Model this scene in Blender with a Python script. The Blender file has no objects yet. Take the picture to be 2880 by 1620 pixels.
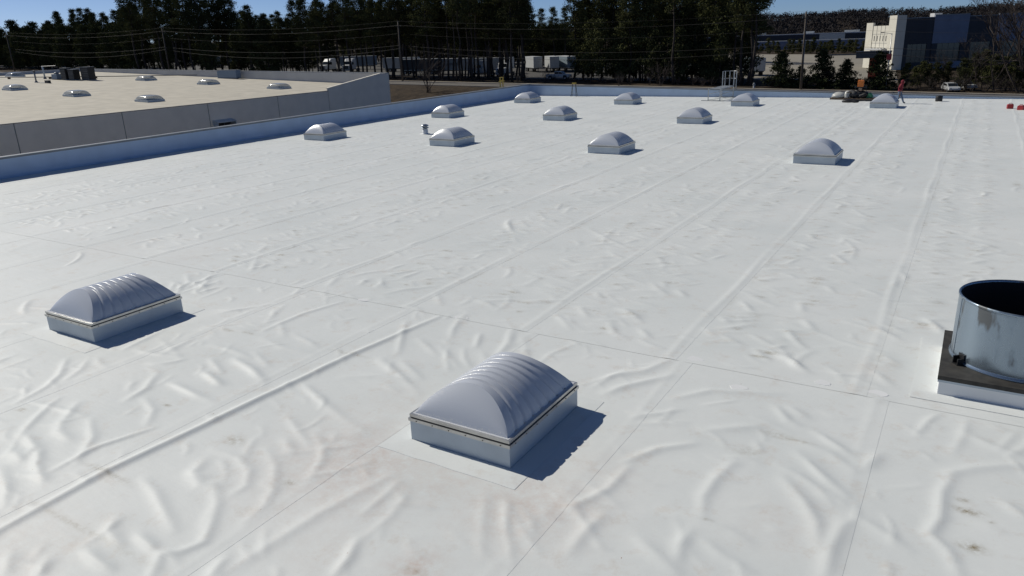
import bpy, bmesh, math, random
import numpy as np
from mathutils import Vector, Matrix

# ---------------------------------------------------------------- camera, sky, sun, exposure
sc = bpy.context.scene
FPX, YAW, PITCH, ROLL, CAMH = 2092.44, -0.556907, 0.321497, -0.036664, 5.1254
_cy, _sy, _cp, _sp, _cr, _sr = math.cos(YAW), math.sin(YAW), math.cos(PITCH), math.sin(PITCH), math.cos(ROLL), math.sin(ROLL)
FWD = Vector((_sy*_cp, _cy*_cp, -_sp)); _r0 = Vector((_cy, -_sy, 0)); _u0 = _r0.cross(FWD)
RGT = _cr*_r0 + _sr*_u0; UPV = -_sr*_r0 + _cr*_u0
cam = bpy.data.objects.new('camera', bpy.data.cameras.new('camera'))
cam.matrix_world = Matrix(((RGT.x, UPV.x, -FWD.x, 0), (RGT.y, UPV.y, -FWD.y, 0), (RGT.z, UPV.z, -FWD.z, CAMH), (0, 0, 0, 1)))
cam.data.sensor_width = 36; cam.data.lens = FPX/2880*36; cam.data.clip_start = 0.1; cam.data.clip_end = 6000
sc.collection.objects.link(cam); sc.camera = cam

SUN_EL, SH_ANG = math.radians(39), math.radians(-5)          # shadows run along +x, a little towards -y
SD = Vector((-math.cos(SH_ANG)*math.cos(SUN_EL), -math.sin(SH_ANG)*math.cos(SUN_EL), math.sin(SUN_EL)))
sun = bpy.data.objects.new('sun', bpy.data.lights.new('sun', 'SUN'))
sun.data.energy = 3.7; sun.data.angle = math.radians(0.5); sun.data.color = (1, .955, .855)
sun.rotation_euler = SD.to_track_quat('Z', 'Y').to_euler(); sun.location = SD*80
sc.collection.objects.link(sun)
w = bpy.data.worlds.new('World'); sc.world = w; w.use_nodes = True
nt = w.node_tree; bg = nt.nodes['Background']; sky = nt.nodes.new('ShaderNodeTexSky')
sky.sky_type = 'NISHITA'; sky.sun_disc = False; sky.sun_elevation = SUN_EL
sky.sun_rotation = math.atan2(SD.x, SD.y); sky.air_density = 0.42; sky.dust_density = 0.3; sky.ozone_density = 6.0; sky.altitude = 0
nt.links.new(sky.outputs[0], bg.inputs[0]); bg.inputs[1].default_value = 0.074
sc.view_settings.view_transform = 'Standard'; sc.view_settings.look = 'None'
sc.view_settings.exposure = -0.05; sc.view_settings.gamma = 1; sc.view_settings.use_curve_mapping = False

# ---------------------------------------------------------------- helpers
C = sc.collection
rnd = random.Random(7); npr = np.random.RandomState(5)
PI = math.pi
def ray(px, py): return FWD + RGT*((px-1440)/FPX) - UPV*((py-810)/FPX)
GA, GS = 5.7, 0.02
def ground(x, y):
    t = min(1, max(0, (128-y)/28)); return -GA - GS*x - 3.2*t*t*(3-2*t)
def at(px, py):                       # pixel of the photograph -> point on the sloping ground beyond the building
    d = ray(px, py); t = (-GA-CAMH)/(d.z+GS*d.x); return Vector((0, 0, CAMH)) + d*t
def atroof(px, py, z=0):
    d = ray(px, py); return Vector((0, 0, CAMH)) + d*((z-CAMH)/d.z)

def mat(name, col, rough=.6, metal=0, var=0, scale=3, bump=0, bscale=20, spec=.5, coat=0):
    m = bpy.data.materials.new(name); m.use_nodes = True; n = m.node_tree; b = n.nodes['Principled BSDF']
    b.inputs['Base Color'].default_value = (*col, 1); b.inputs['Roughness'].default_value = rough; b.inputs['Metallic'].default_value = metal
    b.inputs['Specular IOR Level'].default_value = spec; b.inputs['Coat Weight'].default_value = coat
    if var or bump:
        tc = n.nodes.new('ShaderNodeTexCoord')
    if var:
        no = n.nodes.new('ShaderNodeTexNoise'); no.inputs['Scale'].default_value = scale; no.inputs['Detail'].default_value = 6
        n.links.new(tc.outputs['Object'], no.inputs['Vector'])
        r = n.nodes.new('ShaderNodeValToRGB'); r.color_ramp.elements[0].position = .3; r.color_ramp.elements[1].position = .7
        r.color_ramp.elements[0].color = (*[c*(1-var) for c in col], 1); r.color_ramp.elements[1].color = (*[min(1, c*(1+var)) for c in col], 1)
        n.links.new(no.outputs['Fac'], r.inputs['Fac']); n.links.new(r.outputs['Color'], b.inputs['Base Color'])
    if bump:
        n2 = n.nodes.new('ShaderNodeTexNoise'); n2.inputs['Scale'].default_value = bscale; n2.inputs['Detail'].default_value = 4
        n.links.new(tc.outputs['Object'], n2.inputs['Vector'])
        bp = n.nodes.new('ShaderNodeBump'); bp.inputs['Strength'].default_value = bump; bp.inputs['Distance'].default_value = .02
        n.links.new(n2.outputs['Fac'], bp.inputs['Height']); n.links.new(bp.outputs['Normal'], b.inputs['Normal'])
    return m
def nodes(m): return m.node_tree.nodes, m.node_tree.links, m.node_tree.nodes['Principled BSDF']

class MB:
    def __init__(s): s.v = []; s.f = []; s.mi = []
    def add(s, vs, fs, mi=0):
        o = len(s.v); s.v += [tuple(p) for p in vs]; s.f += [tuple(i+o for i in f) for f in fs]; s.mi += [mi]*len(fs); return s
    def box(s, x0, x1, y0, y1, z0, z1, mi=0, M=None):
        vs = [Vector(p) for p in ((x0,y0,z0),(x1,y0,z0),(x1,y1,z0),(x0,y1,z0),(x0,y0,z1),(x1,y0,z1),(x1,y1,z1),(x0,y1,z1))]
        if M is not None: vs = [M@p for p in vs]
        return s.add(vs, [(3,2,1,0),(4,5,6,7),(0,1,5,4),(1,2,6,5),(2,3,7,6),(3,0,4,7)], mi)
    def tube(s, pts, r, n=8, mi=0, caps=True):
        pts = [Vector(p) for p in pts]; rs = r if isinstance(r, (list, tuple)) else [r]*len(pts)
        vs = []; fs = []
        for i, p in enumerate(pts):
            d = (pts[min(i+1, len(pts)-1)] - pts[max(i-1, 0)]).normalized()
            a = d.cross(Vector((0, 0, 1)) if abs(d.z) < .9 else Vector((1, 0, 0))).normalized(); b = d.cross(a)
            vs += [p + (a*math.cos(2*PI*k/n) + b*math.sin(2*PI*k/n))*rs[i] for k in range(n)]
        for i in range(len(pts)-1):
            fs += [(i*n+k, i*n+(k+1) % n, (i+1)*n+(k+1) % n, (i+1)*n+k) for k in range(n)]
        if caps: fs += [tuple(range(n))[::-1], tuple((len(pts)-1)*n+k for k in range(n))]
        return s.add(vs, fs, mi)
    def lathe(s, prof, n=32, c=(0, 0, 0), mi=0, close=False):
        vs = [(c[0]+r*math.cos(2*PI*k/n), c[1]+r*math.sin(2*PI*k/n), c[2]+z) for r, z in prof for k in range(n)]
        fs = [(i*n+k, i*n+(k+1) % n, (i+1)*n+(k+1) % n, (i+1)*n+k) for i in range(len(prof)-1) for k in range(n)]
        if close: fs += [tuple(range(n))[::-1], tuple((len(prof)-1)*n+k for k in range(n))]
        return s.add(vs, fs, mi)
    def prism(s, poly, axis, a, b, mi=0):      # poly of (u,v); axis 'x': u=y v=z ; 'y': u=x v=z ; 'z': u=x v=y
        def P(u, v, t): return (t, u, v) if axis == 'x' else (u, t, v) if axis == 'y' else (u, v, t)
        n = len(poly); vs = [P(u, v, a) for u, v in poly] + [P(u, v, b) for u, v in poly]
        return s.add(vs, [tuple(range(n))[::-1], tuple(range(n, 2*n))] + [(k, (k+1) % n, n+(k+1) % n, n+k) for k in range(n)], mi)
    def build(s, name, m, parent=None, smooth=False, bevel=0):
        me = bpy.data.meshes.new(name); me.from_pydata(s.v, [], s.f)
        for x in (m if isinstance(m, (list, tuple)) else [m]): me.materials.append(x)
        if any(s.mi): me.polygons.foreach_set('material_index', s.mi)
        bm = bmesh.new(); bm.from_mesh(me); bmesh.ops.recalc_face_normals(bm, faces=bm.faces)
        if bevel: bmesh.ops.bevel(bm, geom=bm.edges[:], offset=bevel, segments=2, affect='EDGES', profile=.6)
        bm.to_mesh(me); bm.free()
        if smooth: me.polygons.foreach_set('use_smooth', [True]*len(me.polygons))
        o = bpy.data.objects.new(name, me); C.objects.link(o); o.parent = parent
        return o
def link(name, me, parent=None):
    o = bpy.data.objects.new(name, me); C.objects.link(o); o.parent = parent; return o
def tag(o, label, cat=None, group=None, kind=None):
    if label: o['label'] = label
    if cat: o['category'] = cat
    if group: o['group'] = group
    if kind: o['kind'] = kind
    return o
def thing(name, label, cat, loc=(0, 0, 0), rz=0, group=None):
    o = bpy.data.objects.new(name, None); o.empty_display_size = .2; C.objects.link(o)
    o.location = loc; o.rotation_euler = (0, 0, rz); return tag(o, label, cat, group)
def kids(o): return [c for c in bpy.data.objects if c.parent == o]
def copy_tree(o, parent=None, ch=None):
    c = o.copy(); C.objects.link(c); c.parent = parent
    for k in o.children: copy_tree(k, c)
    return c
def quad_mesh(name, V, F, m):
    me = bpy.data.meshes.new(name)
    V = np.asarray(V, np.float32); F = np.asarray(F, np.int32)
    me.vertices.add(len(V)); me.vertices.foreach_set('co', V.ravel())
    me.loops.add(F.size); me.loops.foreach_set('vertex_index', F.ravel())
    me.polygons.add(len(F)); me.polygons.foreach_set('loop_start', np.arange(len(F), dtype=np.int32)*F.shape[1])
    me.polygons.foreach_set('loop_total', np.full(len(F), F.shape[1], np.int32)); me.update(calc_edges=True)
    for x in (m if isinstance(m, (list, tuple)) else [m]): me.materials.append(x)
    return me

# ---------------------------------------------------------------- materials
def membrane_mat():
    m = mat('white_membrane', (.76, .775, .775), .55, spec=.3); n, l, b = nodes(m)
    tc = n.new('ShaderNodeTexCoord')
    def noise(scale, det=5, vec=None, rough=.6):
        t = n.new('ShaderNodeTexNoise'); t.inputs['Scale'].default_value = scale; t.inputs['Detail'].default_value = det; t.inputs['Roughness'].default_value = rough
        l.new(vec or tc.outputs['Object'], t.inputs['Vector']); return t.outputs['Fac']
    def ramp(fac, p0, p1, c0=(0, 0, 0), c1=(1, 1, 1)):
        r = n.new('ShaderNodeValToRGB'); e = r.color_ramp.elements; e[0].position = p0; e[1].position = p1; e[0].color = (*c0, 1); e[1].color = (*c1, 1)
        l.new(fac, r.inputs['Fac']); return r.outputs['Color']
    def mix(f, a, c, mode='MIX'):
        x = n.new('ShaderNodeMix'); x.data_type = 'RGBA'; x.blend_type = mode
        for s, v in ((x.inputs[0], f), (x.inputs[6], a), (x.inputs[7], c)):
            if isinstance(v, (int, float)): s.default_value = v
            elif isinstance(v, tuple): s.default_value = (*v, 1)
            else: l.new(v, s)
        return x.outputs[2]
    base = mix(ramp(noise(.35, 6), .35, .7), (.70, .73, .72), (.775, .795, .78))
    base = mix(ramp(noise(2.2, 8, rough=.75), .54, .80), base, (.64, .60, .55))
    base = mix(ramp(noise(26, 6, rough=.8), .60, .78), base, (.66, .64, .61))
    sep = n.new('ShaderNodeVertexColor'); sep.layer_name = 'stain'
    sx = n.new('ShaderNodeSeparateColor'); l.new(sep.outputs['Color'], sx.inputs[0])
    mu = n.new('ShaderNodeMath'); mu.operation = 'MULTIPLY'; l.new(sx.outputs[0], mu.inputs[0]); l.new(ramp(noise(9, 8, rough=.75), .38, .62), mu.inputs[1])
    base = mix(mu.outputs[0], base, (.22, .165, .075))
    mu2 = n.new('ShaderNodeMath'); mu2.operation = 'MULTIPLY'; l.new(sx.outputs[1], mu2.inputs[0]); l.new(ramp(noise(5, 8, rough=.75), .35, .75), mu2.inputs[1])
    base = mix(mu2.outputs[0], base, (.58, .46, .40))
    # pine straw specks
    mp = n.new('ShaderNodeMapping'); mp.inputs['Scale'].default_value = (14, 5, 14); mp.inputs['Rotation'].default_value = (0, 0, .9); l.new(tc.outputs['Object'], mp.inputs['Vector'])
    base = mix(ramp(noise(1.6, 2, mp.outputs[0], .5), .775, .81), base, (.36, .22, .15))
    l.new(base, b.inputs['Base Color'])
    bu = n.new('ShaderNodeBump'); bu.inputs['Strength'].default_value = .22; bu.inputs['Distance'].default_value = .02
    mp2 = n.new('ShaderNodeMapping'); mp2.inputs['Scale'].default_value = (1, 2.0, 1); l.new(tc.outputs['Object'], mp2.inputs['Vector'])
    l.new(noise(3.2, 5, mp2.outputs[0], .5), bu.inputs['Height']); l.new(bu.outputs['Normal'], b.inputs['Normal'])
    return m
M = {}
M['membrane'] = membrane_mat()
M['clean'] = mat('clean_membrane', (.80, .81, .81), .5, var=.03, scale=2, spec=.3)
M['parapet'] = mat('parapet_membrane_shade_tint', (.45, .56, .71), .5, var=.06, scale=1.2, bump=.15, bscale=2, spec=.3)  # white membrane; the blue of its shaded side is put into the base colour
M['coping'] = mat('coping_metal', (.22, .235, .25), .5, .2, var=.1, scale=2)
M['curb'] = mat('curb_coated', (.47, .53, .58), .45, .1, var=.06, scale=3)
M['alu'] = mat('aluminium', (.55, .55, .53), .38, .75, var=.12, scale=6)
M['gap'] = mat('gasket', (.015, .015, .016), .8)
M['screw'] = mat('screw', (.12, .11, .1), .4, .8)
M['galv'] = mat('galvanised', (.42, .47, .52), .3, .85, var=.25, scale=2.5)
M['dark_deck'] = mat('dark_weathered_deck', (.036, .033, .028), .7, var=.45, scale=6)
M['black'] = mat('black_plastic', (.012, .012, .013), .5)
M['steel_rail'] = mat('rail_aluminium', (.5, .51, .5), .45, .6, var=.1)
M['yellow'] = mat('yellow_fibreglass', (.50, .36, .07), .5, var=.1)
M['ladder_dark'] = mat('ladder_rail', (.03, .03, .028), .5)
M['red'] = mat('red_plastic', (.38, .03, .035), .45, var=.1)
M['hoodie'] = mat('red_cotton', (.19, .016, .028), .9, var=.15, scale=12)
M['jeans'] = mat('denim', (.12, .17, .25), .9, var=.25, scale=14)
M['skin'] = mat('skin', (.30, .17, .11), .6)
M['shoe'] = mat('shoe', (.02, .02, .022), .6)
M['wood'] = mat('pallet_wood', (.16, .115, .075), .8, var=.3, scale=8)
M['white_bag'] = mat('white_sheeting', (.46, .46, .43), .4, var=.08, scale=5)
M['grey_pile'] = mat('dark_scrap', (.035, .036, .038), .7, var=.5, scale=9)
M['orange'] = mat('orange_paint', (.72, .20, .03), .5, var=.08)
M['green'] = mat('green_plastic', (.10, .32, .16), .5)
M['tan'] = mat('tan_plastic', (.42, .28, .18), .6)
M['beige_roof'] = mat('beige_roof', (.52, .48, .395), .8, var=.12, scale=.6)
M['grey_wall'] = mat('grey_concrete', (.84, .79, .69), .8, var=.05, scale=.8)
M['lb_parapet'] = mat('pale_parapet', (.50, .51, .52), .7, var=.06, scale=.5)
M['trim_dark'] = mat('dark_trim', (.10, .105, .11), .5)
M['blue_unit'] = mat('blue_grey_metal', (.16, .22, .30), .45, .2)
M['ground'] = None
M['asphalt'] = mat('asphalt', (.115, .105, .095), .9, var=.18, scale=.4)
M['lot'] = mat('pale_concrete_lot', (.26, .235, .19), .9, var=.1, scale=.08)
M['yard'] = mat('yard_gravel', (.06, .056, .05), .9, var=.25, scale=.15)
M['kerb'] = mat('kerb_concrete', (.36, .32, .26), .85, var=.15, scale=.6)
M['bark'] = mat('pine_bark', (.055, .042, .034), .9, var=.3, scale=3)
M['twig'] = mat('bare_twigs', (.06, .045, .038), .9, var=.25, scale=2)
def leafmat(name, col, var):
    m = mat(name, col, 1.0, spec=.0); n, l, b = nodes(m)
    oi = n.new('ShaderNodeObjectInfo'); no = n.new('ShaderNodeTexNoise'); tc = n.new('ShaderNodeTexCoord'); no.inputs['Scale'].default_value = .5
    l.new(tc.outputs['Object'], no.inputs['Vector'])
    ad = n.new('ShaderNodeMath'); ad.operation = 'ADD'; l.new(oi.outputs['Random'], ad.inputs[0]); l.new(no.outputs['Fac'], ad.inputs[1])
    r = n.new('ShaderNodeValToRGB'); e = r.color_ramp.elements; e[0].position = .35; e[1].position = 1.4 if False else 1.0
    e[0].color = (*[c*(1-var) for c in col], 1); e[1].color = (col[0]*(1+var*1.3), col[1]*(1+var), col[2]*(1+var*.3), 1)
    l.new(ad.outputs[0], r.inputs['Fac']); l.new(r.outputs['Color'], b.inputs['Base Color']); return m
M['pine'] = leafmat('pine_needles', (.058, .066, .036), .4)
M['spruce'] = leafmat('cedar_foliage', (.042, .052, .028), .3)
M['brush'] = leafmat('dry_brush', (.075, .058, .042), .35)
M['hillwood'] = leafmat('hill_woodland', (.045, .042, .044), .12)
M['white_paint'] = mat('white_paint', (.55, .56, .55), .5, var=.06, scale=1.5)
M['truck_white'] = mat('truck_white', (.55, .56, .56), .35, var=.04, coat=.3)
M['trailer_side'] = mat('trailer_side', (.40, .42, .43), .55, var=.1, scale=1)
M['trailer_blue'] = mat('trailer_blue_grey', (.20, .25, .29), .55, var=.08, scale=1)
M['trailer_dark'] = mat('trailer_dark', (.05, .055, .06), .5)
M['glass'] = mat('dark_glass', (.015, .018, .02), .08, spec=.6)
M['tyre'] = mat('tyre', (.015, .015, .015), .85)
M['rim'] = mat('rim', (.35, .35, .36), .35, .8)
M['letter'] = mat('lettering', (.03, .03, .04), .6)
M['cream'] = mat('cream_concrete', (.70, .67, .58), .75, var=.05, scale=.6)
M['navy'] = mat('charcoal_panel', (.035, .038, .048), .7, var=.12, scale=.5)
M['pale_panel'] = mat('blue_grey_panel', (.19, .22, .30), .7, var=.1, scale=.5)
M['winglass'] = mat('window_glass', (.10, .10, .085), .12, spec=.7)
M['pole'] = mat('weathered_pole', (.10, .082, .066), .85, var=.2, scale=3)
M['wire'] = mat('wire', (.075, .07, .065), .7, spec=.2)
M['brick_red'] = mat('red_column', (.30, .065, .04), .8, var=.15, scale=2)
M['lamp_metal'] = mat('lamp_metal', (.62, .62, .60), .4, .3)
M['hydrant'] = mat('hydrant_paint', (.55, .55, .53), .5)
def ground_mat():
    m = mat('winter_grass', (.085, .066, .046), .95, spec=.1); n, l, b = nodes(m)
    tc = n.new('ShaderNodeTexCoord'); a = n.new('ShaderNodeTexNoise'); a.inputs['Scale'].default_value = .5; a.inputs['Detail'].default_value = 10; a.inputs['Roughness'].default_value = .75
    l.new(tc.outputs['Object'], a.inputs['Vector']); r = n.new('ShaderNodeValToRGB'); e = r.color_ramp.elements
    e[0].position = .32; e[1].position = .72; e[0].color = (.018, .014, .011, 1); e[1].color = (.095, .07, .047, 1)
    l.new(a.outputs['Fac'], r.inputs['Fac']); l.new(r.outputs['Color'], b.inputs['Base Color'])
    bu = n.new('ShaderNodeBump'); bu.inputs['Strength'].default_value = .8; bu.inputs['Distance'].default_value = .3; l.new(a.outputs['Fac'], bu.inputs['Height']); l.new(bu.outputs['Normal'], b.inputs['Normal'])
    return m
M['ground'] = ground_mat()
def dome_mat():
    m = mat('frosted_acrylic', (.62, .65, .705), .26, spec=.5, coat=.25); n, l, b = nodes(m)
    tr = n.new('ShaderNodeBsdfTranslucent'); tr.inputs[0].default_value = (.68, .73, .84, 1)
    mx = n.new('ShaderNodeMixShader'); mx.inputs[0].default_value = .07
    tc = n.new('ShaderNodeTexCoord'); no = n.new('ShaderNodeTexNoise'); no.inputs['Scale'].default_value = 85; no.inputs['Detail'].default_value = 3
    l.new(tc.outputs['Object'], no.inputs['Vector']); bu = n.new('ShaderNodeBump'); bu.inputs['Strength'].default_value = .45; bu.inputs['Distance'].default_value = .006
    l.new(no.outputs['Fac'], bu.inputs['Height']); l.new(bu.outputs['Normal'], b.inputs['Normal'])
    sp = n.new('ShaderNodeSeparateXYZ'); l.new(tc.outputs['Object'], sp.inputs[0]); n5 = n.new('ShaderNodeTexNoise'); n5.inputs['Scale'].default_value = 22; n5.inputs['Detail'].default_value = 6; l.new(tc.outputs['Object'], n5.inputs['Vector'])
    a1 = n.new('ShaderNodeMath'); a1.operation = 'MULTIPLY_ADD'; a1.inputs[1].default_value = .11; a1.inputs[2].default_value = -.02; l.new(n5.outputs['Fac'], a1.inputs[0])
    a2 = n.new('ShaderNodeMath'); a2.operation = 'LESS_THAN'; l.new(sp.outputs[2], a2.inputs[0]); l.new(a1.outputs[0], a2.inputs[1])
    n6 = n.new('ShaderNodeTexNoise'); n6.inputs['Scale'].default_value = 60; n6.inputs['Detail'].default_value = 4; l.new(tc.outputs['Object'], n6.inputs['Vector'])
    a3 = n.new('ShaderNodeMapRange'); a3.inputs[1].default_value = .45; a3.inputs[2].default_value = .65; l.new(n6.outputs['Fac'], a3.inputs[0])
    a4 = n.new('ShaderNodeMath'); a4.operation = 'MULTIPLY'; l.new(a2.outputs[0], a4.inputs[0]); l.new(a3.outputs[0], a4.inputs[1])
    mc = n.new('ShaderNodeMix'); mc.data_type = 'RGBA'; l.new(a4.outputs[0], mc.inputs[0]); mc.inputs[6].default_value = (.62, .65, .705, 1); mc.inputs[7].default_value = (.80, .80, .78, 1); l.new(mc.outputs[2], b.inputs['Base Color'])
    out = n['Material Output']; l.new(b.outputs[0], mx.inputs[1]); l.new(tr.outputs[0], mx.inputs[2]); l.new(mx.outputs[0], out.inputs[0]); return m
M['dome'] = dome_mat()
def clear_dome():
    m = mat('clear_acrylic', (.45, .47, .48), .15, spec=.6); n, l, b = nodes(m)
    tr = n.new('ShaderNodeBsdfTransparent'); tr.inputs[0].default_value = (.85, .87, .88, 1)
    lw = n.new('ShaderNodeLayerWeight'); lw.inputs[0].default_value = .35; mr = n.new('ShaderNodeMapRange'); mr.inputs[3].default_value = .25; mr.inputs[4].default_value = .9
    l.new(lw.outputs['Facing'], mr.inputs[0]); mx = n.new('ShaderNodeMixShader'); l.new(mr.outputs[0], mx.inputs[0])
    l.new(tr.outputs[0], mx.inputs[1]); l.new(b.outputs[0], mx.inputs[2]); l.new(mx.outputs[0], n['Material Output'].inputs[0]); return m
M['clear_dome'] = clear_dome()

# ---------------------------------------------------------------- skylight layout (needed by the roof sheets)
SW, SL = 1.575, 1.894
SKY = [(-15.116, 6.891), (-5.988, 6.886), (-33.413, 31.277), (-24.339, 31.434), (-15.234, 31.592), (-6.069, 31.573),
       (-33.580, 43.794), (-24.468, 43.954), (-15.359, 44.140), (-6.128, 55.570), (-33.917, 55.912), (-24.612, 55.809), (-15.333, 55.599)]
FLAT = [(x-.05, x+SW+.05, y-.05, y+SL+.05) for x, y in SKY] + [(.0, 2.1, 11.4, 13.6), (-28.1, -27.7, 35.5, 35.9)]
PX0, PX1, PY0, PY1 = -36.95, 14.0, -8.0, 63.75

# ---------------------------------------------------------------- our warehouse: sheets of membrane with real wrinkles
ridges = []          # (pts Nx2, amp, sigma)
def R(zoom, scale, *pts, a=.011, s=.07):
    P = [atroof(zoom[0]+x/scale, zoom[1]+y/scale) for x, y in pts]; ridges.append((np.array([(p.x, p.y) for p in P]), a, s))
A_ = ((0, 1000), 2.337)
for pts in [[(1410,850),(1430,980),(1390,1110),(1340,1230),(1190,1290),(1060,1310),(1000,1440),(970,1560)], [(900,1170),(980,1250),(1050,1300)], [(940,810),(1020,900),(1090,1040),(1150,1150)],
            [(1750,620),(1810,720),(1800,880),(1740,990),(1620,1090)], [(2070,510),(2130,620),(2110,700),(2040,810)], [(1890,400),(1960,500),(2040,600)], [(2010,210),(2130,320),(2260,420),(2360,480)],
            [(1400,625),(1560,670),(1640,760),(1620,860),(1540,910)], [(1340,690),(1270,780),(1320,850),(1420,870)], [(750,1070),(720,1160),(800,1250)], [(560,1280),(650,1360),(740,1410)],
            [(260,610),(240,720),(290,840)], [(590,420),(610,540),(560,620),(500,710)], [(405,430),(390,500),(460,560)], [(510,310),(420,430)], [(170,520),(230,600),(185,650)], [(440,20),(390,130),(300,210),(110,310)],
            [(950,280),(1010,360),(970,450)], [(1020,130),(960,220),(830,295)], [(1110,180),(1280,250),(1400,310)], [(1340,110),(1450,190)], [(1540,30),(1650,100),(1720,160)], [(0,740),(40,860),(30,1000)], [(80,630),(150,700)],
            [(310,1340),(260,1450)], [(2350,1210),(2290,1340),(2200,1450)], [(2480,30),(2590,120)], [(1870,550),(1930,640)], [(60,1300),(40,1440)], [(1480,1330),(1380,1460)]]:
    R(*A_, *pts, a=rnd.uniform(.009, .014), s=rnd.uniform(.06, .085))
R(*A_, (1000,480), (640,600), (340,760), a=.012, s=.05); R(*A_, (2571,790), (2100,1040), (1640,1330), (1400,1480), a=.008, s=.09)
B_ = ((480, 600), 2.683)
for pts in [[(1775,820),(1740,950),(1715,1060)], [(2195,780),(2130,880),(2115,940)], [(1590,1100),(1720,1220),(1870,1360)], [(1740,1120),(1890,1250)], [(1870,950),(2010,1070)], [(2030,1010),(2170,1160)], [(480,1100),(620,1180),(700,1260)],
            [(300,1100),(390,1210)], [(240,1200),(390,1300)], [(10,1280),(210,1390)], [(630,1050),(740,1160)], [(825,830),(860,930)], [(920,910),(1110,1010)], [(690,950),(860,1020),(1060,1055)], [(985,565),(935,615)], [(1255,485),(1190,550)],
            [(645,365),(610,440)], [(990,1280),(1080,1360),(1160,1440)], [(2005,610),(2040,690)], [(2335,910),(2305,1010)], [(2555,890),(2540,970),(2480,1050)], [(120,460),(140,520),(50,585)], [(1300,670),(1000,760),(700,890)],
            [(2000,550),(1750,580),(1600,610)], [(250,570),(600,560),(900,590)], [(1430,540),(1480,500)], [(1560,560),(1600,520)], [(1740,490),(1880,440)], [(2540,60),(2560,130)]]:
    R(*B_, *pts, a=rnd.uniform(.007, .011), s=rnd.uniform(.055, .075))
C_ = ((1600, 1000), 2.0125)
for pts in [[(1210,690),(1330,830),(1400,950),(1410,1090)], [(1290,550),(1440,680),(1570,800)], [(1290,490),(1480,560),(1610,650)], [(1370,420),(1500,500),(1610,580)], [(1190,630),(1300,680),(1420,760),(1490,840)], [(1170,290),(1240,370),(1320,405)],
            [(1240,290),(1350,355)], [(590,245),(800,200),(1190,220)], [(770,425),(1090,400)], [(320,600),(500,530),(710,500)], [(940,600),(830,700),(760,800),(755,910)], [(340,630),(220,760),(0,870)], [(380,1030),(500,1140),(630,1250)],
            [(690,990),(630,1080),(620,1160)], [(750,1040),(860,1130),(1060,1250)], [(540,875),(700,920),(900,990),(1020,1055)], [(2175,670),(2110,780),(2100,920),(2040,1010),(2150,1110),(2210,1250)], [(2110,675),(2300,640),(2590,620)],
            [(1720,90),(1800,150),(1860,185)], [(1210,0),(1320,85)], [(210,125),(420,90),(570,25)], [(90,265),(300,180),(570,115)], [(1630,915),(1790,1010),(1910,1090)], [(2240,445),(2400,520),(2590,585)], [(200,900),(100,990),(0,1120)],
            [(2450,830),(2600,930)], [(1750,560),(1680,640)], [(1560,940),(1480,1100),(1450,1250)]]:
    R(*C_, *pts, a=rnd.uniform(.009, .013), s=rnd.uniform(.065, .09))
D_ = ((1400, 450), 1.7405)
for pts in [[(60,290),(45,320),(75,360)], [(110,300),(150,330)], [(200,260),(240,300)], [(1700,395),(1750,440),(1730,485)], [(1700,380),(1795,410)], [(1645,465),(1705,505)], [(1500,785),(1545,835)], [(1415,835),(1460,890),(1505,925)], [(1375,915),(1430,980),(1530,1045)],
            [(1235,855),(1350,915)], [(545,795),(570,850),(625,872)], [(625,735),(705,795)], [(285,755),(355,825)], [(80,820),(60,900),(-10,965)], [(1870,955),(1970,1005)], [(2090,775),(2190,855)], [(1015,825),(1065,865)], [(440,335),(560,400),(665,445)], [(1195,695),(1245,745)],
            [(360,230),(330,260)], [(310,215),(290,245)], [(1610,620),(1650,650)], [(880,640),(920,670)], [(1090,770),(1130,800)], [(700,830),(740,870)], [(400,720),(440,770)]]:
    R(*D_, *pts, a=rnd.uniform(.007, .011), s=rnd.uniform(.05, .07))
ridges.append((np.array([(-8.85, 2.2), (-9.02, 4.3), (-8.92, 5.7), (-8.75, 8.7), (-8.5, 10.9)]), .022, .065))
for i in range(330):                                       # where the photo shows only a general crumple
    x = rnd.uniform(-36, 2.5); y = 11.4 + 28*rnd.random()**1.5
    if y < 11.5 and x > -16: continue
    a0 = rnd.choice([rnd.uniform(-.7, .2), rnd.uniform(1.2, 1.9)]); L = rnd.uniform(.35, 1.1); bend = rnd.uniform(-.9, .9); p = [(x, y)]
    for k in range(4): p.append((p[-1][0]+L/4*math.cos(a0+bend*k/4), p[-1][1]+L/4*math.sin(a0+bend*k/4)))
    ridges.append((np.array(p), rnd.uniform(.004, .009), rnd.uniform(.04, .07)))
for i in range(60):
    x = rnd.uniform(-30, -11); y = rnd.uniform(2, 11)
    a0 = rnd.uniform(-1.4, .4); L = rnd.uniform(.5, 1.4); bend = rnd.uniform(-1.2, 1.2); p = [(x, y)]
    for k in range(4): p.append((p[-1][0]+L/4*math.cos(a0+bend*k/4), p[-1][1]+L/4*math.sin(a0+bend*k/4)))
    ridges.append((np.array(p), rnd.uniform(.006, .011), rnd.uniform(.05, .08)))
for i in range(640):
    x = rnd.uniform(-17, 3); y = rnd.uniform(2, 11.5) if i < 400 else rnd.uniform(11.5, 24); a0 = rnd.gauss(-.5, .55); L = rnd.uniform(.18, .6); bend = rnd.uniform(-1.2, 1.2); p = [(x, y)]
    for k in range(3): p.append((p[-1][0]+L/3*math.cos(a0+bend*k/3), p[-1][1]+L/3*math.sin(a0+bend*k/3)))
    ridges.append((np.array(p), rnd.uniform(.0025, .0055), rnd.uniform(.028, .05)))
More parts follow.
